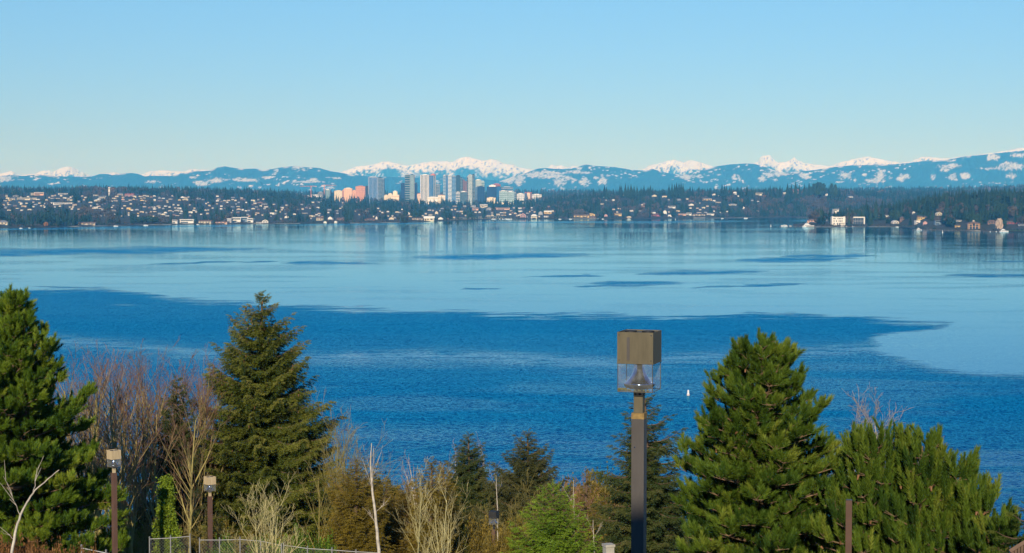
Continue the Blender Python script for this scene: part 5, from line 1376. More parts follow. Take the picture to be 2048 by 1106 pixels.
def bare_skeleton(seed, H, stems=1, spread=.35, levels=4, kids=(9, 6, 5, 4), angle=(28, 52), ratio=.55, r0=None, trop=.25, lean=(0, 0), fork=0, wob=.10, start=.25):
    rng = np.random.default_rng(seed)
    S = []
    r0 = r0 or H * .013
    def grow(p, d, L, r, lvl):
        n = 6 if lvl == 0 else (4 if lvl < 3 else 2)
        pts = [p]; dd = d.copy(); rs = [r]
        for k in range(n):
            dd = dd + rng.normal(0, wob * (1 if lvl else .6), 3) + np.array([0, 0, trop * (.3 if lvl == 0 else .22)])
            dd /= np.linalg.norm(dd)
            p = p + dd * L / n; pts.append(p); rs.append(max(r * (1 - (k + 1) / n * .82), .0035))
        for k in range(n): S.append((pts[k], pts[k + 1], rs[k], rs[k + 1], lvl))
        if lvl >= levels - 1: return
        kk = kids[min(lvl, len(kids) - 1)]
        for c in range(kk):
            f = start + (1 - start) * (c + rng.random()) / kk if lvl == 0 else .15 + .85 * (c + rng.random()) / kk
            j = min(n - 1, int(f * n)); q = pts[j] + (pts[j + 1] - pts[j]) * (f * n - j)
            base = pts[j + 1] - pts[j]; base /= np.linalg.norm(base)
            a = radians(rng.uniform(*angle)); ax = rng.normal(size=3); ax -= base * (ax @ base); ax /= np.linalg.norm(ax)
            nd = base * cos(a) + ax * sin(a)
            rr = rs[j] * rng.uniform(.42, .62)
            grow(q, nd, L * ratio * (1.15 - .55 * f) * rng.uniform(.7, 1.2), max(rr, .0035), lvl + 1)
    for s_ in range(stems):
        a = rng.random() * 6.28; tilt = spread * rng.uniform(.2, 1) if stems > 1 else spread * .15
        d = np.array([cos(a) * tilt + lean[0], sin(a) * tilt * .7 + lean[1], 1.]); d /= np.linalg.norm(d)
        grow(np.array([rng.normal(0, .12) * (stems > 1), rng.normal(0, .12) * (stems > 1), 0.]), d, H * (rng.uniform(.75, 1.0) if stems > 1 else 1.0) * .97, r0 * (rng.uniform(.6, 1) if stems > 1 else 1), 0)
    zmax = max(s_[1][2] for s_ in S); k = H / zmax
    P0 = np.array([s_[0] for s_ in S]) * k; P1 = np.array([s_[1] for s_ in S]) * k
    return P0, P1, np.array([s_[2] for s_ in S]), np.array([s_[3] for s_ in S]), np.array([s_[4] for s_ in S])
_bare_cache = {}
def bare_meshes(key, m, thin=1.0, **kw):
    if (key, m.name) in _bare_cache: return _bare_cache[(key, m.name)]
    P0, P1, R0, R1, LV = bare_skeleton(**kw)
    rmax = R0.max()
    def col(r, lv): return np.clip(1 - (r / rmax) ** .45 * 1.05, 0, 1)
    tk = LV == 0
    a = MB(); a.tubes(P0[tk], P1[tk], R0[tk], R1[tk], 7, a=col(R0[tk], 0))
    b_ = MB(); b_.tubes(P0[~tk], P1[~tk], R0[~tk] * thin, R1[~tk] * thin, 3, a=col(R0[~tk], 1))
    _bare_cache[(key, m.name)] = (a.mesh('trunk', m, True), b_.mesh('branches', m))
    return _bare_cache[(key, m.name)]
def bare_tree(name, label, u, vt, d, m, key, group=None, rz=None, wscale=1.0, base=None, cat='tree', **kw):
    x0, g, H = tree_base(u, vt, d)
    href = kw.get('H', 9.0); kw['H'] = href
    a, b_ = bare_meshes(key, m, **kw)
    t = thing(name, label, cat, (x0, d, g), KR.uniform(0, 6.28) if rz is None else rz, group)
    s_ = H / href
    t.scale = (s_ * wscale, s_ * wscale, s_)
    link('trunk', a, t); link('branches', b_, t)
    return t

# ---- conifers
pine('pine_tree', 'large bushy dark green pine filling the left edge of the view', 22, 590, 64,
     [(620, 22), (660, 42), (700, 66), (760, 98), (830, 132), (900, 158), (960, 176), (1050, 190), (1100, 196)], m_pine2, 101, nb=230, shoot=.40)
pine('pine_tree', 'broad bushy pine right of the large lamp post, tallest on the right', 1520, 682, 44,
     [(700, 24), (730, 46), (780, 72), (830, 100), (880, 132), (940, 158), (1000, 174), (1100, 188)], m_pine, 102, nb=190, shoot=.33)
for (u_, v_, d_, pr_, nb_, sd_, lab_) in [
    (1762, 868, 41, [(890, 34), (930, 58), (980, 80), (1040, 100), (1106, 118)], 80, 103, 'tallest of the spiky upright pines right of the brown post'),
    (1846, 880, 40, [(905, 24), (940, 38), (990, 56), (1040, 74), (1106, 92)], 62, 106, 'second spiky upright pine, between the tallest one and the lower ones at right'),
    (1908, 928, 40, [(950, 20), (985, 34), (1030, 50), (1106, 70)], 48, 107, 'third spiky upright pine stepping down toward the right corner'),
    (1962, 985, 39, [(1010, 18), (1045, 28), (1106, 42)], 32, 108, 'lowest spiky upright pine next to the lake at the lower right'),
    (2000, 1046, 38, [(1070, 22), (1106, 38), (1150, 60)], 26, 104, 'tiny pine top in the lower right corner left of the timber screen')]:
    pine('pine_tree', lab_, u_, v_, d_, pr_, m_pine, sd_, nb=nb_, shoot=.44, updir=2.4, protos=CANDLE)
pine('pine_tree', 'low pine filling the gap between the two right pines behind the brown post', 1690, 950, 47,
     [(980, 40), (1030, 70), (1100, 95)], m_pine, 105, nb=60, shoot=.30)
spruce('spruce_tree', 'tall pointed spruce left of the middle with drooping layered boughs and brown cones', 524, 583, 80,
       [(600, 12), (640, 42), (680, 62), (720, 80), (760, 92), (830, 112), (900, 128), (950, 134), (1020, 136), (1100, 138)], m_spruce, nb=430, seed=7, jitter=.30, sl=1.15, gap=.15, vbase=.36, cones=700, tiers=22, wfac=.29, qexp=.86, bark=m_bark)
spruce('hemlock_tree', 'sparse drooping conifer directly behind the large lamp post', 1291, 786, 60,
       [(810, 22), (850, 42), (900, 58), (950, 76), (1000, 88), (1100, 100)], m_hem, nb=250, seed=9, lift=(.35, -.25), hang=.5, jitter=.45, gap=.16)
spruce('fir_tree', 'slim dark green conifer in the middle with white birch top behind its right side', 938, 866, 92,
       [(890, 16), (920, 31), (950, 42), (1000, 56), (1060, 64)], m_hem, nb=230, seed=12, lift=(.5, .0), hang=.35, gap=.11, lmin=.22)
spruce('fir_tree', 'grey-green ragged conifer in the middle, right one of two', 1056, 860, 86,
       [(880, 18), (920, 36), (960, 54), (1000, 68), (1060, 76)], m_fir, nb=250, seed=13, lift=(.6, .1), hang=.3, jitter=.4, gap=.11, lmin=.22)
spruce('cedar_tree', 'bright green feathery cedar at the bottom right of the middle', 1108, 968, 52,
       [(990, 18), (1020, 36), (1060, 58), (1106, 74), (1160, 84)], m_cedar, nb=260, seed=14, lift=(.9, .45), hang=0, protos=CEDAR, gap=.13, sl=1.0, vbase=.42)
spruce('cedar_tree', 'smaller olive green conifer right of the bright cedar', 1172, 940, 70,
       [(960, 12), (1000, 24), (1050, 38), (1106, 48)], m_olive, nb=110, seed=15, lift=(.6, .1), hang=.5, gap=.17)
spruce('fir_tree', 'small dark conifer among the bare trees left of the spruce', 352, 752, 78,
       [(790, 18), (850, 36), (920, 50), (1000, 62), (1100, 70)], m_hem, nb=250, seed=16, lift=(.5, -.1), hang=.5, gap=.11, lmin=.22)
spruce('fir_tree', 'low dark conifer close to the left foot of the tall spruce', 432, 890, 86,
       [(920, 30), (980, 60), (1060, 84)], m_spruce, nb=230, seed=17, lift=(.3, -.2), hang=.6, gap=.11, lmin=.22)
spruce('fir_tree', 'low dark green conifer at the right foot of the tall spruce', 640, 985, 84,
       [(1010, 24), (1060, 48), (1106, 60)], m_hem, nb=170, seed=18, lift=(.3, -.1), hang=.5, gap=.11, lmin=.22)
for (u, vt, d, r, lab, sd) in [(712, 918, 73, 26, 'golden olive cypress left of the white birch trunk', 21), (772, 958, 80, 17, 'small golden olive cypress right of the white birch trunk', 22),
                               (862, 918, 76, 18, 'golden green cypress left of the slim dark conifer', 23), (886, 924, 80, 14, 'narrow golden green cypress touching the slim dark conifer', 24),
                               (815, 966, 78, 22, 'small dull green cypress in the brown thicket', 25), (1135, 1010, 74, 24, 'golden olive cypress behind the bright cedar', 26)]:
    spruce('cypress_tree', lab, u, vt, d, [(vt + 20, r * .8), (vt + 50, r * 1.5), (vt + 110, r * 2.1)], m_gold if sd != 25 else m_olive, nb=150, seed=sd, lift=(1.1, .7), hang=0, protos=CEDAR, gap=.1, lmin=.2, vbase=.35)
spruce('fir_tree', 'dark drooping conifer cut off by the right edge of the view', 2062, 1000, 36,
       [(1030, 30), (1060, 50), (1106, 72)], m_spruce, nb=70, seed=27, lift=(.3, -.1), hang=.4, gap=.15, vbase=.12)

# ---- leafless trees
ALD = dict(levels=4, kids=(16, 7, 5), angle=(18, 42), ratio=.42, trop=.35, wob=.07, start=.3)
al_lab = 'slender leafless alder with yellowish stem and reddish twigs left of the spruce'
for i, (u, vt, d) in enumerate([(150, 672, 84), (172, 700, 76), (190, 690, 86), (208, 684, 80), (228, 676, 82), (246, 690, 74), (262, 672, 84), (281, 700, 78), (300, 706, 86), (318, 722, 76), (334, 716, 84), (366, 700, 80), (388, 690, 86), (402, 708, 78), (418, 726, 86), (272, 742, 70), (226, 738, 70), (186, 742, 72), (375, 748, 72), (160, 715, 80), (236, 702, 88), (258, 700, 80), (292, 715, 88), (312, 700, 80), (350, 730, 88), (200, 720, 88), (396, 735, 84)]):
    bare_tree('alder_tree', al_lab, u, vt, d, m_alder, f'ald{i % 6}', 'leafless alders left of the spruce', seed=200 + i % 6, H=9.5, r0=.085, thin=1.15, **ALD)
for i, (u, vt, d, ln) in enumerate([(655, 770, 76, .25), (680, 800, 80, .35), (700, 850, 74, .45)]):
    bare_tree('leafless_tree', ['tallest olive barked leafless tree leaning right from behind the spruce', 'middle one of the leaning olive leafless trees right of the spruce', 'lowest leaning olive leafless tree left of the white birch trunk'][i],
              u, vt, d, m_olivebark, f'olv{i}', rz=0, seed=230 + i, H=8.5, stems=4, spread=.30, lean=(ln * .5, 0), levels=4, kids=(8, 5, 3), angle=(15, 38), ratio=.5, trop=.3, r0=.07, thin=1.1)
bare_tree('leafless_tree', 'pale yellow-green leafless tree with wide forked crown in front of the spruce', 528, 948, 50, m_yellowbark, 'pale1', rz=.4, seed=241, H=6, stems=3, spread=.55, levels=4, kids=(9, 6, 5), angle=(22, 45), ratio=.5, r0=.07, trop=.28, thin=1.15, wscale=1.15)
bare_tree('leafless_tree', 'yellowish leafless tree with arching forks left of the small dark lamp', 890, 930, 58, m_yellowbark, 'pale2', rz=1.2, seed=243, H=7, stems=4, spread=.6, levels=4, kids=(6, 4, 3), angle=(20, 42), ratio=.5, r0=.06, trop=.28, thin=1.3, wscale=1.1)
bare_tree('leafless_tree', 'upright yellowish leafless tree behind the arching one, with pale stem', 836, 912, 66, m_yellowbark, 'pale3', rz=2.2, seed=245, H=7.5, stems=2, spread=.22, levels=4, kids=(8, 4, 3), angle=(18, 40), ratio=.45, r0=.06, trop=.3, thin=1.2)
bare_tree('leafless_tree', 'olive leafless tree in front of the grey-green ragged conifer', 1066, 925, 66, m_olivebark, 'olv8', rz=.3, seed=247, H=7.5, stems=2, spread=.25, levels=4, kids=(12, 6, 4), angle=(22, 45), ratio=.48, r0=.055, trop=.25, thin=1.2)
bare_tree('leafless_tree', 'pale grey leafless tree rising behind the right pines', 1772, 762, 62, m_birch, 'pale5', rz=0, seed=251, H=9, stems=4, spread=.30, levels=4, kids=(17, 8, 5), angle=(24, 44), ratio=.42, r0=.085, trop=.28, thin=1.25, wscale=1.0)
for i, (u, vt, d, lab) in enumerate([(868, 900, 92, 'birch with white top and purple twigs left of the slim dark conifer'), (974, 862, 98, 'white birch top with purple twigs between the two middle conifers'), (838, 905, 96, 'purple twigged birch above the golden cypresses'),
                               (856, 915, 100, 'faint purple birch crown over the brown thicket'), (893, 878, 96, 'tall thin birch just left of the slim dark conifer')]):
    bare_tree('birch_tree', lab, u, vt, d, m_birch, f'bir{i % 3}', rz=i * 1.3, seed=260 + i % 3, H=9, levels=4, kids=(14, 6, 4), angle=(15, 35), ratio=.30, r0=.075, trop=.4, thin=1.1, start=.45)
for i, (u, vt, d) in enumerate([(1126, 940, 96), (1140, 952, 92), (1156, 938, 96), (1188, 950, 92), (1204, 965, 90), (1222, 985, 88), (1130, 975, 84), (1195, 990, 84), (1250, 1000, 86), (1010, 985, 88)]):
    bare_tree('leafless_shrub', 'thin reddish leafless shrub by the shore between cedar and lamp post', u, vt, d, m_redtwig, f'red{i % 4}', 'reddish leafless shrubs between cedar and lamp post', cat='shrub', seed=270 + i % 4, H=7, stems=4, spread=.28, levels=4, kids=(9, 5, 4), angle=(14, 34), ratio=.42, r0=.045, trop=.35, thin=1.1)

def stem_path(name, label, pts, d, r0, r1, m, subs=(), cat='tree', seed=0):
    W = [P(u, v, d) for u, v in pts]
    gx = W[0].x; g = float(ground(gx, d)) - .1
    W = [Vector((gx - (W[1].x - W[0].x) * .6, d, g))] + W
    rng = np.random.default_rng(seed)
    base = W[0].copy()
    # smooth the path
    A_ = np.array([tuple(w - base) for w in W]); n = 28
    tt = np.linspace(0, len(A_) - 1, n); Q = np.stack([np.interp(tt, range(len(A_)), A_[:, k]) for k in range(3)], 1)
    for _ in range(2): Q[1:-1] = (Q[:-2] + 2 * Q[1:-1] + Q[2:]) / 4
    Q[1:-1] += rng.normal(0, .006, (n - 2, 3))
    rr = np.linspace(r0, r1, n)
    t = thing(name, label, cat, tuple(base))
    a = MB(); a.tubes(Q[:-1], Q[1:], rr[:-1], rr[1:] * 1.0, 8, a=.05 + .3 * np.linspace(0, 1, n - 1)); a.obj('trunk', m, t, smooth=True)
    for (f, du, dv, r) in subs:
        b_ = MB(); P0, P1, R0, R1 = [], [], [], []
        p = Q[int(f * (n - 1))]; e = p + np.array([du * d / F, rng.normal(0, .2), dv * d / F])
        k = 7; pp = p
        for j in range(1, k + 1):
            q = p + (e - p) * j / k  + rng.normal(0, .008, 3)
            P0.append(pp); P1.append(q); R0.append(r * (1 - (j - 1) / k * .8)); R1.append(r * (1 - j / k * .8))
            for _ in range(2):
                if j > 1 and rng.random() < .4:
                    tw = (e - p) / np.linalg.norm(e - p) * .35 + rng.normal(0, .12, 3); P0.append(q); P1.append(q + tw * .8); R0.append(.006); R1.append(.003)
            pp = q
        b_.tubes(P0, P1, R0, R1, 4, a=.5); b_.obj('branch', m, t)
    return t
stem_path('birch_tree', 'thin white birch trunk curving to the right at the lower left corner', [(22, 1106), (34, 1050), (54, 1003), (78, 972), (118, 940)], 34, .036, .008, m_birch,
          [(.50, -26, 70, .008), (.74, 4, 52, .008), (.30, -34, 24, .005)], seed=3)
stem_path('birch_tree', 'white birch trunk with two thin tops right of the spruce', [(758, 1106), (752, 1040), (744, 975), (741, 935), (743, 886)], 60, .075, .014, m_birch,
          [(.62, 5, 90, .02), (.6, -20, 60, .012), (.45, 22, 20, .01), (.7, 18, 55, .008), (.75, -12, 45, .007), (.4, -14, 26, .008)], seed=4)
for (u0, u1, vt, vb, d, lab) in [(1147, 1150, 960, 1106, 60, 'thin pale bare stem standing between cedar and lamp post'), (1186, 1189, 1040, 1106, 58, 'short thin pale stem left of the concrete pillar'), (992, 995, 950, 1010, 80, 'thin reddish bare stem above the small dark lamp')]:
    stem_path('bare_sapling', lab, [(u1, vb), (u0 + 1, (vt + vb) / 2), (u0, vt)], d, .03, .008, m_birch, [(.6, 14, 30, .006), (.75, -12, 28, .005)], seed=u0)

# ---- thickets: countable bushes that together cover the slope
def bush_mesh(seed, n, flat, protos, s0=.16):
    rng = np.random.default_rng(seed)
    O = []
    # clumpy volume
    cl = rng.normal(0, .28, (14, 3)) * [1, 1, .55] + [0, 0, .5]
    k = rng.integers(0, 14, n)
    O = cl[k] + rng.normal(0, .11, (n, 3))
    O[:, 2] = np.clip(O[:, 2], .02, 1.05)
    Dv = unit(O - [0, 0, .1]) + rng.normal(0, .5, (n, 3)) + [0, 0, .5]
    mb = MB(); put(mb, protos, O, Dv, np.full(n, s0) * rng.uniform(.6, 1.3, n), .40 + (k % 5 - 2) * .07 + rng.normal(0, .10, n), rng, roll=rng.uniform(0, 6, n))
    return mb
_bm = {}
def bush(name, label, u, vt, d, wpx, m, kind, group, i, cat='shrub', height=None):
    if kind == 'twig':
        x0, g, H = tree_base(u, vt, d)
        a, b_ = bare_meshes(f'thk{i % 5}', m, thin=1.25, seed=300 + i % 5, H=4, stems=12, spread=.8, levels=4, kids=(9, 5, 5), angle=(18, 60), ratio=.5, r0=.03, trop=.08, wob=.18, start=.12)
        t = thing(name, label, cat, (x0, d, g), KR.uniform(0, 6), group)
        w = wpx * d / F / 3.2
        t.scale = (w, w, H / 4.0)
        link('trunk', a, t); link('branches', b_, t)
        return t
    key = (kind, i % 4, m.name)
    if key not in _bm:
        _bm[key] = bush_mesh(400 + i % 4, 1500 if kind == 'leaf' else 900, 1, LEAF if kind == 'leaf' else CEDAR, .085 if kind == 'leaf' else .24).mesh('foliage', m)
    x0, g, H = tree_base(u, vt, d)
    hh = min(H, height) if height else H
    t = thing(name, label, cat, (x0, d, g + H - hh), KR.uniform(0, 6), group)
    w = wpx * d / F * .9
    t.scale = (w, w, hh)
    link('foliage', _bm[key], t)
    sm = MB(); sm.tubes([(0, 0, -.3), (0.02, 0, 0), (-.03, .02, 0)], [(0, 0, .4), (.2, .1, .6), (-.2, -.05, .55)], [.03, .02, .02], [.02, .008, .008], 5)
    if 'bush_stem' not in _bm: _bm['bush_stem'] = sm.mesh('stems', m_bark)
    link('stems', _bm['bush_stem'], t)
    return t
br = random.Random(31)
i = 0
for k in range(60):       # brown twiggy thicket across the middle
    u = 648 + k * 10.4 + br.uniform(-10, 10)
    d = br.choice([82, 88, 94, 104, 112]); vt = {82: 1005, 88: 990, 94: 972, 104: 958, 112: 952}[d] + br.uniform(-10, 24)
    if 1050 < u < 1170: vt += 25
    bush('thicket_bush', 'brown twiggy leafless bush in the thicket between spruce and lamp post', u, vt, d, br.uniform(90, 140), m_olivebark if br.random() < .7 else m_redtwig, 'twig', 'leafless thicket bushes between spruce and lamp post', k)
for k in range(42):       # olive leafy fill
    u = 640 + k * 15 + br.uniform(-12, 12); d = br.choice([82, 92, 104, 114])
    bush('olive_bush', 'olive leafy bush in the thicket between spruce and lamp post', u, {82: 1015, 92: 990, 104: 972, 114: 962}[d] + br.uniform(-8, 26), d, br.uniform(80, 120), [m_gold, m_olive, m_moss_leaf, m_olive][k % 4], 'leaf', 'olive leafy bushes between spruce and lamp post', k)
for k in range(12):
    u = 205 + k * 21 + br.uniform(-8, 8); d = br.choice([76, 82, 90])
    bush('olive_bush', 'olive and yellow leafy bush below the leafless alders', u, br.uniform(1000, 1065), d, br.uniform(60, 90), br.choice([m_olive, m_gold, m_ivy]), 'leaf', 'leafy bushes below the leafless alders', k)
for k in range(10):
    u = 200 + k * 25 + br.uniform(-8, 8)
    bush('thicket_bush', 'brown twiggy bush at the foot of the leafless alders', u, br.uniform(970, 1040), br.choice([72, 82]), br.uniform(80, 110), m_olivebark, 'twig', 'leafless bushes at the foot of the alders', k)
for k in range(9):
    u = -8 + k * 25 + br.uniform(-5, 5)
    bush('bramble_bush', 'russet brown bramble at the bottom left corner under the pine', u, 1062 + br.uniform(-14, 16) + k * 2, 36 + k % 3 * 2, br.uniform(70, 95), m_bramble, 'leaf' if k % 2 else 'twig', 'russet brambles under the left pine', k)
for k in range(12):
    u = 450 + k * 22 + br.uniform(-8, 8)
    bush('golden_bush', 'golden green low bush along the fence in front of the spruce', u, 1052 + br.uniform(-8, 30), 68 + k % 3 * 5, br.uniform(55, 80), m_gold if k % 3 else m_cedar, 'leaf', 'golden green bushes along the fence', k)
for k in range(8):
    u = 1215 + k * 22 + br.uniform(-6, 6)
    bush('green_bush', 'dark green bushy undergrowth around the foot of the large lamp post', u, 1040 + br.uniform(-18, 26), 70, br.uniform(60, 90), m_hem, 'spray', 'green undergrowth by the large lamp post', k)
for k in range(34):
    bush('olive_bush', 'olive leafy bush in the thicket between spruce and lamp post', 652 + k * 17.4 + br.uniform(-8, 8), br.uniform(950, 980), br.choice([100, 108, 116]), br.uniform(70, 110), [m_olive, m_gold, m_moss_leaf][k % 3], 'leaf', 'olive leafy bushes between spruce and lamp post', k)
bush('golden_bush', 'bright yellow-green bush left of the bright cedar', 1042, 1020, 62, 62, m_gold, 'leaf', None, 1)
bush('golden_bush', 'yellow-green bush just right of the small dark lamp', 1010, 1050, 64, 56, m_olive, 'leaf', None, 2)
# ivy clad trunk
x0, g, H = tree_base(334, 956, 66)
t = thing('ivy_trunk', 'tree trunk wrapped in bright yellow-green ivy above the fence', 'tree', (x0, 66, g))
rng = np.random.default_rng(55); n = 2600
zz = rng.uniform(.5, H, n); th = rng.uniform(0, 6.28, n); rr = (.05 + 1.15 * fbm(np.cos(th) * 1.6 + 9, np.sin(th) * 1.6 + zz * 1.4, 3, 66) ** 1.6) * (1.15 - .85 * (zz / H) ** 1.5) * rng.random(n) ** .4
mb = MB(); O = np.stack([rr * np.cos(th), rr * np.sin(th), zz], 1); put(mb, LEAF, O, rng.normal(size=(n, 3)), rng.uniform(.10, .19, n), .45 + rng.normal(0, .16, n), rng)
mb.obj('ivy', m_ivy, t); mb = MB(); mb.tubes([(0, 0, 0)], [(0, 0, H)], [.12], [.05], 8); mb.obj('trunk', m_bark, t)

# ---- undergrowth: uncountable grass and litter on the slope
rng = np.random.default_rng(99); n = 14000
gx = rng.uniform(-36, 36, n); gy = rng.uniform(28, 125, n); gx = gx * gy / 80
O = np.stack([gx, gy, ground(gx, gy)], 1)
mb = MB(); put(mb, LEAF, O, np.tile([[0, 0, 1.]], (n, 1)) + rng.normal(0, .3, (n, 3)), rng.uniform(.3, .7, n), .4 + rng.normal(0, .15, n), rng)
tag(mb.obj('undergrowth', m_olive), 'olive brown ground cover on the slope', None, kind='stuff')

# ------------------------------------------------------------------ lamp posts
m_bronze = mat('weathered_bronze_metal', (.150, .128, .080), .6, (.112, .096, .060), 4.0, metal=.15, spec=.3, stretch=(3, 3, .6))
m_bronze_lit = mat('sunlit_bronze_hood', (.60, .48, .29), .6, (.48, .37, .21), 5.0, stretch=(3, 3, .5))  # hood bronze again, with sunlight put into its lighter colour
m_pole_grey = mat('grey_brown_pole_paint', (.110, .098, .088), .5, (.080, .072, .066), 4.0, metal=.2, stretch=(2, 2, .4))
m_pole_brown = mat('brown_pole_paint', (.150, .085, .060), .6, (.115, .064, .046), 3.0)
m_black = mat('black_hood_paint', (.035, .038, .040), .5, (.025, .026, .028), 4.0)
m_lichen = mat('ochre_lichen_band', (.34, .22, .07), .9, (.20, .13, .05), 22.0)
m_chrome = mat('polished_reflector', (.50, .60, .78), .20, (.36, .45, .62), 6.0, metal=1.0)
m_dark = mat('black_rubber_collar', (.012, .012, .014), .6, (.02, .02, .02), 8)
m, nt, b = newmat('clear_lamp_plastic')
tr = nt.nodes.new('ShaderNodeBsdfTransparent'); tr.inputs[0].default_value = (.93, .95, .96, 1)
b.inputs['Base Color'].default_value = (.72, .72, .66, 1); b.inputs['Roughness'].default_value = .08
nzs = noise(nt, 7, 5, .7, objvec(nt))
fr = nt.nodes.new('ShaderNodeMath'); fr.operation = 'MULTIPLY_ADD'; nt.links.new(ramp(nt, nzs.outputs[0], .45, .8), fr.inputs[0]); fr.inputs[1].default_value = .12; fr.inputs[2].default_value = .045
mx = nt.nodes.new('ShaderNodeMixShader'); nt.links.new(fr.outputs[0], mx.inputs[0]); nt.links.new(tr.outputs[0], mx.inputs[1]); nt.links.new(b.outputs[0], mx.inputs[2])
nt.links.new(mx.outputs[0], nt.nodes['Material Output'].inputs[0]); m_clear = m
m_moss = mat('moss_in_lamp', (.20, .16, .04), .9, (.10, .10, .03), 30)

def lamp_post(u, vt, d, rz, label, mh, mp, w=.366, big=False, glass_m=None):
    top = P(u, vt, d); g = float(ground(top.x, d)) - .1
    H = top.z - g
    t = thing('lamp_post', label, 'street lamp', (top.x, d, g), radians(rz))
    h = w / 2; hz_ = .31; gz = .285
    zt = H; zh = H - hz_; zg = zh - gz
    # hood: four walls and a lid with raised rim
    mb = MB(); e = .006
    mb.box(-h, h, -h, -h + e, zh, zt); mb.box(-h, h, h - e, h, zh, zt); mb.box(-h, -h + e, -h + e, h - e, zh, zt); mb.box(h - e, h, -h + e, h - e, zh, zt)
    mb.box(-h + e, h - e, -h + e, h - e, zt - .022, zt - .012)
    mb.box(-h - .004, h + .004, -h - .004, h + .004, zh - .006, zh + .004)
    hood = mb.obj('hood', mh, t)
    if big:
        for (x_, z_) in ((-h + .02, zh + .03), (h - .02, zh + .03), (-h + .02, zt - .03), (h - .02, zt - .03)):
            mb = MB(); mb.lathe([(.0005, 0), (.006, .0005), (.004, .003)], 8); mb.obj('screw', m_chrome, hood, loc=(x_, -h - .0005, z_), rot=(pi / 2, 0, 0))
    mb = MB()
    for x in (-.09, .09): mb.lathe([(.001, zt - .010), (.062, zt - .010), (.062, zt + .004), (.001, zt + .006)], 20, (x, 0))
    mb.obj('vent_cap', m_dark, hood)
    if big:
        mb = MB(); mb.box(-.085, -.055, -h - .003, -h - .0005, zh + .03, zh + .26)
        mb.obj('drip_streak', m_pole_grey, hood)
    # clear box
    mb = MB(); e = .004; q = h - .006
    mb.box(-q, q, -q, -q + e, zg, zh - .007); mb.box(-q, q, q - e, q, zg, zh - .007); mb.box(-q, -q + e, -q + e, q - e, zg, zh - .007); mb.box(q - e, q, -q + e, q - e, zg, zh - .007)
    mb.box(-q + e, q - e, -q + e, q - e, zg, zg + .005)
    glass = mb.obj('clear_box', m_clear, t)
    mb = MB()
    for (x, y) in ((-q, -q), (q, -q), (q, q), (-q, q)): mb.tubes([(x, y, zg)], [(x, y, zh - .008)], .0035, .0035, 4)
    for (a_, b2) in (((-q, -q), (q, -q)), ((q, -q), (q, q)), ((q, q), (-q, q)), ((-q, q), (-q, -q))): mb.tubes([(*a_, zg)], [(*b2, zg)], .004, .004, 4)
    mb.obj('box_edge', m_bronze if big else m_pole_brown, glass)
    prof = [(.052, zh - .01), (.056, zh - .05), (.064, zh - .09), (.078, zh - .13), (.100, zh - .165), (.128, zh - .195), (.151, zh - .210)]
    for side in (0, 1):      # two flared mirror wings either side of the column standing in for their dark reflection
        mb = MB(); n_ = 15; V = []
        for (r_, z_) in prof:
            for j_ in range(n_):
                an = side * pi + radians(-62 + 124 * j_ / (n_ - 1)) + radians(-rz if abs(rz) < 30 else 0)
                V.append((r_ * cos(an), r_ * sin(an), z_))
        q_ = [(a_ * n_ + b2, a_ * n_ + b2 + 1, (a_ + 1) * n_ + b2 + 1, (a_ + 1) * n_ + b2) for a_ in range(len(prof) - 1) for b2 in range(n_ - 1)]
        mb.add(V, quads=q_); mb.obj('reflector', m_chrome, t, smooth=True)
    mb = MB(); mb.lathe([(.046, zh - .005), (.044, zh - .10), (.050, zh - .16), (.062, zh - .209)], 20); mb.obj('dark_reflection', m_dark, t, smooth=True)  # dark reflection in the mirror, built as a black column
    mb = MB(); mb.lathe([(.001, zh - .2095), (.149, zh - .2100), (.149, zh - .2110)], 32); mb.obj('tray', m_chrome, t, smooth=True)
    mb = MB(); mb.lathe([(.150, zh - .2115), (.156, zh - .218), (.154, zh - .232), (.140, zh - .252), (.10, zh - .268), (.05, zh - .274)], 40)
    mb.obj('bowl', m_black, t, smooth=True)
    mb = MB(); mb.lathe([(.151, zh - .209), (.158, zh - .213), (.158, zh - .219), (.1545, zh - .221)], 40, caps=False); mb.obj('rim_ring', m_chrome, t, smooth=True)
    if big:
        mb = MB(); rg = np.random.default_rng(2)
        for k in range(46):
            x = -q * .95 + q * 1.8 * rg.random() ** 2.4; y = -q + .012 + rg.random() * .02
            s_ = rg.uniform(.006, .016) * (1.6 if x < -.08 else 1)
            mb.lathe([(s_ * .3, zg + .005), (s_, zg + .005 + s_ * .6), (s_ * .3, zg + .006 + s_ * 1.3)], 5, (x, y))
        mb.obj('moss', m_moss, glass)
    mb = MB(); mb.box(-.048, .048, -.048, .048, zg - .052, zg); mb.obj('collar', m_dark, t)
    mb = MB(); mb.box(-.046, .046, -.046, .046, zg - .225, zg - .054); mb.obj('neck', m_bronze if big else mh, t)
    pw = .064 if big else .075
    mb = MB(); mb.box(-pw, pw, -pw, pw, 0, zg - .228)
    mb.obj('pole', mp, t)
    if big:
        mb = MB(); mb.box(-pw - .0015, pw + .0015, -pw - .0015, pw + .0015, zg - .285, zg - .2265); mb.obj('lichen_band', m_lichen, t)
        mb = MB(); mb.lathe([(.003, 0), (.007, .002), (.004, .005)], 10)
        o = mb.obj('bolt', m_chrome, t, loc=(-.03, -pw - .001, zg - .57), rot=(pi / 2, 0, 0))
    return t
lamp_post(1279, 662, 17.0, -18, 'large square bronze and clear glass lamp post close to the camera', m_bronze, m_pole_grey, big=True)
lamp_post(227.5, 900, 60.6, 43, 'small square lamp with tan hood on a brown pole beside the left pine', m_bronze_lit, m_pole_brown)
lamp_post(419.5, 953, 70.0, 40, 'small square lamp with tan hood on a brown pole in front of the spruce', m_bronze_lit, m_pole_brown)
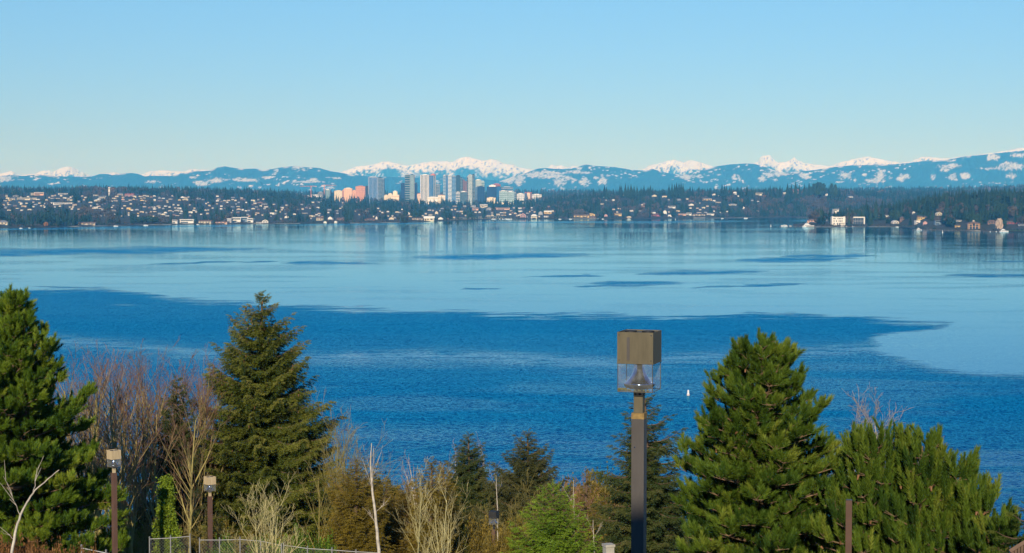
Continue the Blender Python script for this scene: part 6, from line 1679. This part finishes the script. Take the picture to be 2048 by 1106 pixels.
lamp_post(988, 1022, 76.0, -24, 'smallest square lamp with black hood in the middle of the thicket', m_black, m_pole_brown)

# brown post, concrete pillar, buoy
top = P(1698, 999, 34); g = float(ground(top.x, 34)) - .1
t = thing('metal_post', 'plain square brown steel post in front of the right pines', 'post', (top.x, 34, g), radians(-12)); H = top.z - g
mb = MB(); mb.box(-.062, .062, -.062, .062, 0, H - .012); mb.obj('shaft', mat('brown_steel_post', (.115, .062, .040), .5, (.090, .050, .034), 3.0, metal=.3), t)
mb = MB(); mb.frustum(-.066, .066, -.066, .066, H - .010, H, .012, .012); mb.obj('cap', m_pole_grey, t)
top = P(1217, 1088, 46); g = float(ground(top.x, 46)) - .1; H = top.z - g
t = thing('concrete_pillar', 'pale concrete pillar with flat cap at the bottom edge left of the large lamp', 'pillar', (top.x, 46, g), radians(20))
m_conc = mat('pale_concrete', (.50, .47, .40), .9, (.36, .34, .28), 6.0, bump=.3)
mb = MB(); mb.box(-.12, .12, -.12, .12, 0, H - .07); mb.obj('shaft', m_conc, t)
mb = MB(); mb.box(-.14, .14, -.14, .14, H - .068, H); mb.obj('cap', m_conc, t)
D_b = 520.0; bp = P(1372, 791, D_b)
t = thing('mooring_buoy', 'small white buoy floating on the lake right of the large lamp head', 'buoy', (bp.x, shoreD(791.0), 0))
mb = MB(); mb.lathe([(.3, -.4), (.42, -.1), (.42, .55), (.30, .62)], 20); mb.obj('float', m_con['white'], t, smooth=False)
mb = MB(); mb.lathe([(.27, .60), (.27, 1.45), (.12, 1.7)], 16); mb.obj('marker', m_con['white'], t)
mb = MB(); mb.lathe([(.425, .12), (.43, .14), (.43, .26), (.425, .28)], 20); mb.obj('band', m_con['orange'], t)

# ------------------------------------------------------------------ chain link fence
m_galv = mat('galvanised_tube', (.36, .36, .35), .55, (.26, .26, .26), 4.0, metal=.4)
m_wire = mat('galvanised_wire', (.22, .22, .23), .5, (.17, .17, .18), 4.0, metal=.4)
def fence(label, pts, d, hgt=2.0):
    W = [P(u, v, d + dd) for (u, v, dd) in pts]
    t = thing('chain_link_fence', label, 'fence', tuple(Vector((W[0].x, W[0].y, W[0].z - hgt))))
    o0 = Vector(t.location)
    W = [np.array(tuple(w - o0)) for w in W]
    dn = np.array([0, 0, -hgt - .6])
    for w in W:
        mb = MB(); mb.tubes([w + dn], [w + [0, 0, .05]], .024, .024, 8); mb.lathe([(.026, w[2] + .05), (.03, w[2] + .08), (.005, w[2] + .1)], 8, (w[0], w[1])); mb.obj('post', m_galv, t)
    mb = MB(); mb.tubes(W[:-1], W[1:], .013, .013, 6); mb.obj('rail', m_galv, t); mb = MB(); mb.tubes([w + dn * .78 for w in W[:-1]], [w + dn * .78 for w in W[1:]], .016, .016, 5); mb.obj('rail', m_galv, t)
    P0, P1 = [], []
    for a_, b_ in zip(W[:-1], W[1:]):
        L = np.linalg.norm(b_ - a_); st = .11; n = int(L / st); hh = hgt * .98; m_ = int(hh / st)
        for k in range(-m_, n):
            for sg in (0, 1):
                s0, s1 = k / n, (k + m_) / n
                t0, t1 = max(0, s0), min(1, s1)
                if t1 <= t0: continue
                f0, f1 = (t0 - s0) / (s1 - s0), (t1 - s0) / (s1 - s0)
                if sg: f0, f1 = 1 - f0, 1 - f1
                P0.append(a_ + (b_ - a_) * t0 + np.array([0, 0, -hh * f0])); P1.append(a_ + (b_ - a_) * t1 + np.array([0, 0, -hh * f1]))
    mb = MB(); mb.tubes(P0, P1, .0045, .0045, 3); mb.obj('wire_mesh', m_wire, t)
    return t
fence('pale chain link fence panels right of the left lamp pole', [(299, 1078, 0), (341, 1076, 0), (380, 1072.5, 0)], 63)
fence('chain link fence panels behind the second small lamp pole', [(399, 1080, 1), (439, 1080, 1), (480, 1079, 1), (521, 1082, 1), (563, 1091, 1)], 63)
fence('low running chain link fence sloping down in front of the spruce', [(567, 1090, 0), (615, 1097, 0), (664, 1100, 0), (712, 1103.5, 0), (760, 1106, 0)], 62)
fence('greenish fence corner at the bottom left beside the brambles', [(163, 1096, 0), (212, 1106, 0), (262, 1118, 0)], 44)
# slatted timber screen at the right corner
t_p = P(2030, 1102, 24); m_tim = mat('brown_timber_slats', (.20, .12, .075), .8, (.13, .08, .05), 4.0)
t = thing('timber_screen', 'brown slatted timber screen cut by the bottom right corner', 'screen', (t_p.x - .05, 24, t_p.z - 2.2))
mb = MB()
for k in range(26):
    x = k * .045; zt = 2.2 + x * .62
    mb.box(x, x + .034, 0, .03, 0, zt)
mb.obj('slats', m_tim, t)
mb = MB(); mb.tubes([(-.02, .012, 2.19)], [(1.2, .012, 2.96)], .035, .035, 4); mb.obj('top_rail', m_tim, t)

#@@NEAREND@@

# ------------------------------------------------------------------ shore shrubs
wood_mass('shore_shrubbery', 'low shrubs and small trees lining the far shore', 1500, (-100, 1620), lambda u, t: shore_u(u) + 8 + 40 * t, far_z, (3, 9), lambda u, d: .52 + 0 * u, 81)
wood_mass('headland_shrubbery', 'low garden shrubs along the headland shore', 420, (1592, 2200), lambda u, t: head_shore(u) + 3 + 40 * t, head_z, (2, 6.5), lambda u, d: .5 + 0 * u, 82, near=False)

# ------------------------------------------------------------------ special houses of the headland
def base_at(u, v):
    d, z = march(u, v, head_z, 2900, 4400, 4.0)
    return Vector(((u - 1024) / F * d * cos(TH), d, z)), d / F
o, k = base_at(1677.5, 450.5)
t = thing('white_house', 'large white three storey house with rows of dark windows on the headland shore', 'house', tuple(o), .05)
w, h = 27 * k, 16 * k
mb = MB(); mb.box(-w/2, w/2, 0, 13, -3, h); mb.obj('wall', m_wall['white'], t)
mb = MB(); mb.box(-w/2 - .1, -w/2 + 3.2, -.4, 6, -3, h + 1.6); mb.box(w/2 - 3.2, w/2 + .1, -.5, 6, -3, h + 1.4); mb.obj('corner_bay', m_wall['white'], t)
mb = MB(); mb.box(-w/2 - .2, w/2 + .2, -.25, 13.2, h, h + .5); mb.obj('roof', m_roof['white'], t)
for r, (z0, z1, xs) in enumerate([(h * .74, h * .88, (-.36, -.27, -.05, .06, .16, .27)), (h * .42, h * .60, (-.34, -.15, .04, .15, .26)), (h * .08, h * .26, (-.33, -.08, .10))]):
    for x in xs:
        mb = MB(); ww = w * (.06 if r < 2 else .09); mb.box(x * w - ww / 2, x * w + ww / 2, -.62, -.52 if abs(x) > .38 else -.02, z0, z1); mb.obj('window', m_win, t)
mb = MB(); mb.box(.0, w * .45, -4, -.3, h * .28, h * .31); mb.box(w * .1, w * .1 + .3, -4, -3.7, -2, h * .28); mb.box(w * .42, w * .42 + .3, -4, -3.7, -2, h * .28); mb.obj('balcony', m_trim, t)
HOUSES.append((1677, o.y, 27, 450, 16))
o, k = base_at(1718, 448.5)
t = thing('frame_house', 'modern house of dark glass framed by thick white roof and white right wall', 'house', tuple(o), -.05)
w, h = 24 * k, 12.5 * k
mb = MB(); mb.box(-w/2 + 1, w/2 - 2.6, 1.2, 12, -3, h); mb.obj('glass_wall', m_win, t)
mb = MB(); mb.box(-w/2, w/2, -1.5, 13, h, h + 2.2); mb.obj('roof', m_wall['white'], t)
mb = MB(); mb.frustum(w/2 - 2.4, w/2 + .1, -1.2, 12, -3, h - .02, .0, .0); mb.obj('side_wall', m_wall['white'], t)
mb = MB(); mb.box(-w/2 + .1, -w/2 + 1, -1, 12, -3, h - .02); mb.obj('pier', m_wall['grey'], t)
mb = MB()
for x in (-.28, -.08, .12, .26): mb.box(x * w, x * w + .4, .9, 1.15, -3, h - .05)
mb.box(-w/2 + 1, w/2 - 2.6, .85, 1.12, h * .45, h * .52); mb.obj('window_frame', m_wall['grey'], t)
HOUSES.append((1718, o.y, 24, 448, 12))
o, k = base_at(1949, 458)
t = thing('timber_house', 'timber and glass house with wide low roof and warm wooden posts on the headland shore', 'house', tuple(o), .03)
w, h = 24 * k, 11 * k
mb = MB(); mb.box(-w/2, w/2, 2, 13, -3, h); mb.obj('glass_wall', m_win, t)
m_cedarwood = mat('warm_timber', (.60, .36, .17), .7, (.48, .28, .13), .5)
mb = MB()
for x in (-.5, -.40, -.14, .12, .38, .48): mb.box(x * w - .45, x * w + .45, .4, 1.9, -3, h)
mb.box(-w/2, -w * .14, .6, 1.8, h * .80, h * .99); mb.box(w * .12, w/2, .6, 1.8, h * .80, h * .99); mb.box(-w/2, w/2, .7, 1.8, h * .44, h * .50)
mb.obj('timber_frame', m_cedarwood, t)
mb = MB(); mb.gable(-w/2, w/2, 0, 13, h, h + 3.6, 2.0, 'y'); mb.obj('roof', m_roof['brown'], t)
mb = MB(); mb.box(-w * .05, w * .08, 4, 7, h + 1, h + 6); mb.obj('chimney', m_wall['beige'], t)
HOUSES.append((1949, o.y, 24, 458, 12))

# ------------------------------------------------------------------ boats, docks, markers
def boat(u, v, px, label, kind='cruiser', rz=0.0, group=None, hullm='white'):
    d = float(shoreD(v)); k = d / F; L = px * k
    x = (u - 1024) / F * d * cos(TH)
    t = thing('motor_boat' if kind != 'sail' else 'sailing_boat', label, 'boat', (x, d, 0), rz, group)
    n = 9; V = []; B = L * .15; Hh = L * .075 + .25
    for i in range(n):
        s_ = i / (n - 1); xx = (s_ - .5) * L
        bw = B * (1 - max(0, (s_ - .45) / .55) ** 2.2) + .02; sh = Hh * (1 + .45 * s_ ** 2)
        V += [(xx, -bw, sh), (xx - .02 * L * s_, -bw * .72, -.3), (xx - .02 * L * s_, bw * .72, -.3), (xx, bw, sh)]
    q = []
    for i in range(n - 1):
        for j in range(4): a, b2 = i * 4 + j, i * 4 + (j + 1) % 4; q.append((a, a + 4, b2 + 4, b2))
    q += [(0, 1, 2, 3)]
    mb = MB(); mb.add(V, quads=q); mb.obj('hull', m_con[hullm], t)
    if kind == 'sail':
        mb = MB(); mb.tubes([(.05 * L, 0, Hh), (-.35 * L, 0, Hh + 1.4)], [(.05 * L, 0, Hh + L * 1.1), (.05 * L, 0, Hh + 1.4)], [.12, .1], [.07, .1], 5); mb.obj('mast', m_con['white'], t)
        mb = MB(); mb.frustum(-.2 * L, .15 * L, -B * .5, B * .5, Hh, Hh + .8, .03 * L, .1); mb.obj('cabin', m_con['white'], t)
        return t
    mb = MB(); mb.frustum(-.38 * L, .2 * L, -B * .72, B * .72, Hh, Hh + L * .10 + .3, .05 * L, .15); mb.obj('cabin', m_con['white'], t)
    z = Hh + L * .03
    mb = MB(); mb.frustum(-.34 * L, .19 * L, -B * .75, B * .75, z, z + L * .045 + .2, .03 * L, .04); mb.obj('window', m_win, t)
    if kind == 'yacht':
        z = Hh + L * .10 + .32
        mb = MB(); mb.frustum(-.28 * L, .06 * L, -B * .6, B * .6, z, z + L * .07, .04 * L, .15); mb.box(-.3 * L, .0, -B * .62, B * .62, z + L * .09, z + L * .10); mb.obj('flybridge', m_con['white'], t)
        mb = MB(); mb.tubes([(-.12 * L, 0, z + L * .10)], [(-.14 * L, 0, z + L * .22)], [.25], [.1], 5); mb.obj('radar_mast', m_con['white'], t)
    return t
boat(1617, 453.6, 24, 'large white motor yacht moored beside the headland tip', 'yacht', .0)
boat(1569, 452.5, 13, 'white cruiser off the very tip of the headland', 'cruiser', 2.9)
boat(1581.5, 452.3, 5, 'small pale boat between the cruiser and the headland tip', 'cruiser', .4)
boat(1688, 453.9, 14, 'white cabin boat at the lake wall in front of the white three storey house', 'cruiser', 0)
boat(1707, 454.0, 7, 'small white boat at the wall left of the dark glass house', 'cruiser', .5)
boat(1839, 460.5, 13, 'grey and white boat at the docks below the yellow ochre house', 'yacht', .3)
boat(1862, 459.6, 5, 'little white boat at the dock right of the grey and white boat', 'cruiser', .2)
boat(1816, 454.6, 8, 'white boat on a lift left of the docks below the ochre house', 'cruiser', .1)
boat(1795, 454.4, 6, 'small white boat below the small white gabled lakeside house', 'cruiser', 3)
boat(2009, 463.8, 18, 'long white covered boat at the dock beside the birch', 'yacht', .0)
boat(1993.5, 463.6, 5.5, 'tiny white boat just left of the long covered boat', 'cruiser', 1.2)
boat(1981, 463.6, 5, 'tiny cream boat left of the white birch', 'cruiser', 1.5)
for i, (u, v, L) in enumerate([(986, 438.6, 7), (991, 438.9, 6), (1000, 438.4, 6), (1005, 438.9, 8), (1011, 438.3, 6), (1016, 438.8, 8), (1022, 438.4, 5)]):
    boat(u, v, L, 'white boat moored at the marina at the right end of the lakeside park', 'sail' if i % 3 == 0 else 'cruiser', .4 + i * .5, 'boats at the marina below the towers')
for (u, v, L, lab) in [(41, 457.0, 6, 'white boat on the water near the left end of the far shore'), (58, 456.3, 4, 'tiny white boat left of the rusty orange tree'), (291, 451.3, 9, 'pale boat at the wall of the dark round grove'), (231, 452.8, 9, 'low white boat left of the dark round grove'),
                       (395, 449.3, 5, 'tiny white boat right of the white apartment house'), (1120, 438.7, 6, 'white boat on the shore left of the long yellow house'), (1141, 438.5, 6, 'white boat beached by the long yellow house'), (1206, 438.4, 5, 'white boat below the tall reddish bare trees'),
                       (1258, 438.3, 6, 'white boat in front of the small beige gabled cottage'), (1492, 437.0, 8, 'white boat at the right end of the far shore houses'), (1445, 437.4, 5, 'tiny white boat right of the walled beige house')]:
    boat(u, v, L, lab, 'cruiser', .2)
def marker(u, v, hpx, label):
    d = float(shoreD(v)); k = d / F; h = hpx * k
    t = thing('marker_buoy', label, 'buoy', ((u - 1024) / F * d * cos(TH), d, 0))
    mb = MB(); mb.lathe([(.9, -.4), (1.1, 0), (1.1, .7), (.5, 1.0)], 12); mb.obj('float', m_con['white'], t)
    mb = MB(); mb.lathe([(.35, .98), (.35, h * .8), (.1, h)], 10); mb.obj('marker', m_con['white'], t)
marker(1886, 465.5, 5, 'white marker buoy in front of the dark blue glass house')
marker(1542, 452.5, 4, 'white marker buoy left of the headland tip')
marker(1351, 439.5, 3, 'white marker buoy off the red building')
m_dock = mat('grey_dock_planks', (.24, .21, .17), .85, (.17, .15, .12), .2)
def dock(u0, u1, v, label, wid=3, z=.9):
    d = float(shoreD(v)); x0, x1 = [(u - 1024) / F * d * cos(TH) for u in (u0, u1)]
    t = thing('dock', label, 'dock', (x0, d, 0))
    mb = MB(); mb.box(0, x1 - x0, 0, wid, z, z + .3); mb.obj('deck', m_dock, t)
    n = max(2, int((x1 - x0) / 6)); xs = np.linspace(.4, x1 - x0 - .4, n)
    mb = MB(); mb.tubes([(x, y, -2) for x in xs for y in (.3, wid - .3)], [(x, y, z + .9) for x in xs for y in (.3, wid - .3)], .18, .18, 6); mb.obj('piles', m_dock, t)
dock(1594, 1641, 434.8 + 1.5, 'long pale pier on the far shore behind the headland tip', 4, 1.2)
dock(1826, 1880, 461.2, 'long low dock below the yellow ochre house')
dock(1882, 1930, 461.8, 'long low dock left of the mossy stone terrace')
dock(1968, 2016, 465.0, 'dock beside the white birch and the covered boat')
dock(1560, 1600, 453.6, 'short dock at the headland tip')
dock(1012, 1032, 438.7, 'marina dock right of the lakeside park')
dock(507, 528, 448.9, 'low dock left of the white gabled boathouse')
# white birch of the headland
sh = float(head_shore(np.array([1999.]))[0]) + 14
far_tree(1999, 436, sh, head_z, 'bare', 'spreading whitish birch at the water beside the covered boat', None, 15, 'birch_tree')
_o = [o for o in bpy.data.objects if o.name.startswith('birch_tree') and o.get('label', '').startswith('spreading whitish')][0]
m_pale = mat_attr('pale_birch_twigs', [(0, (.50, .38, .28)), (1, (.50, .38, .28))], .9)
for ch in _o.children:
    ch.data = ch.data.copy(); ch.data.materials[0] = m_pale

# ------------------------------------------------------------------ unseen house added behind the viewer to shade the nearest lamp pole
zg0 = float(ground(-8, -14))
t = thing('added_shade_house', 'added unseen grey house behind the viewpoint to shade the foot of the nearest lamp', 'house', (-8.0, -11, zg0))
hh = EYE + 9.6 - zg0
mb = MB(); mb.box(-9, 10, -10, 0, -1, hh - .6); mb.obj('wall', m_wall['grey'], t)
mb = MB(); mb.frustum(-9.6, 10.6, -10.6, .6, hh - .6, hh, 1.2, 1.0); mb.obj('roof', m_roof['dark'], t)
for x in (-7, -3, 1, 5):
    for z in (1.2, 4.4, 7.4):
        mb = MB(); mb.box(x, x + 2, .01, .08, z, z + 1.6); mb.obj('window', m_win, t)
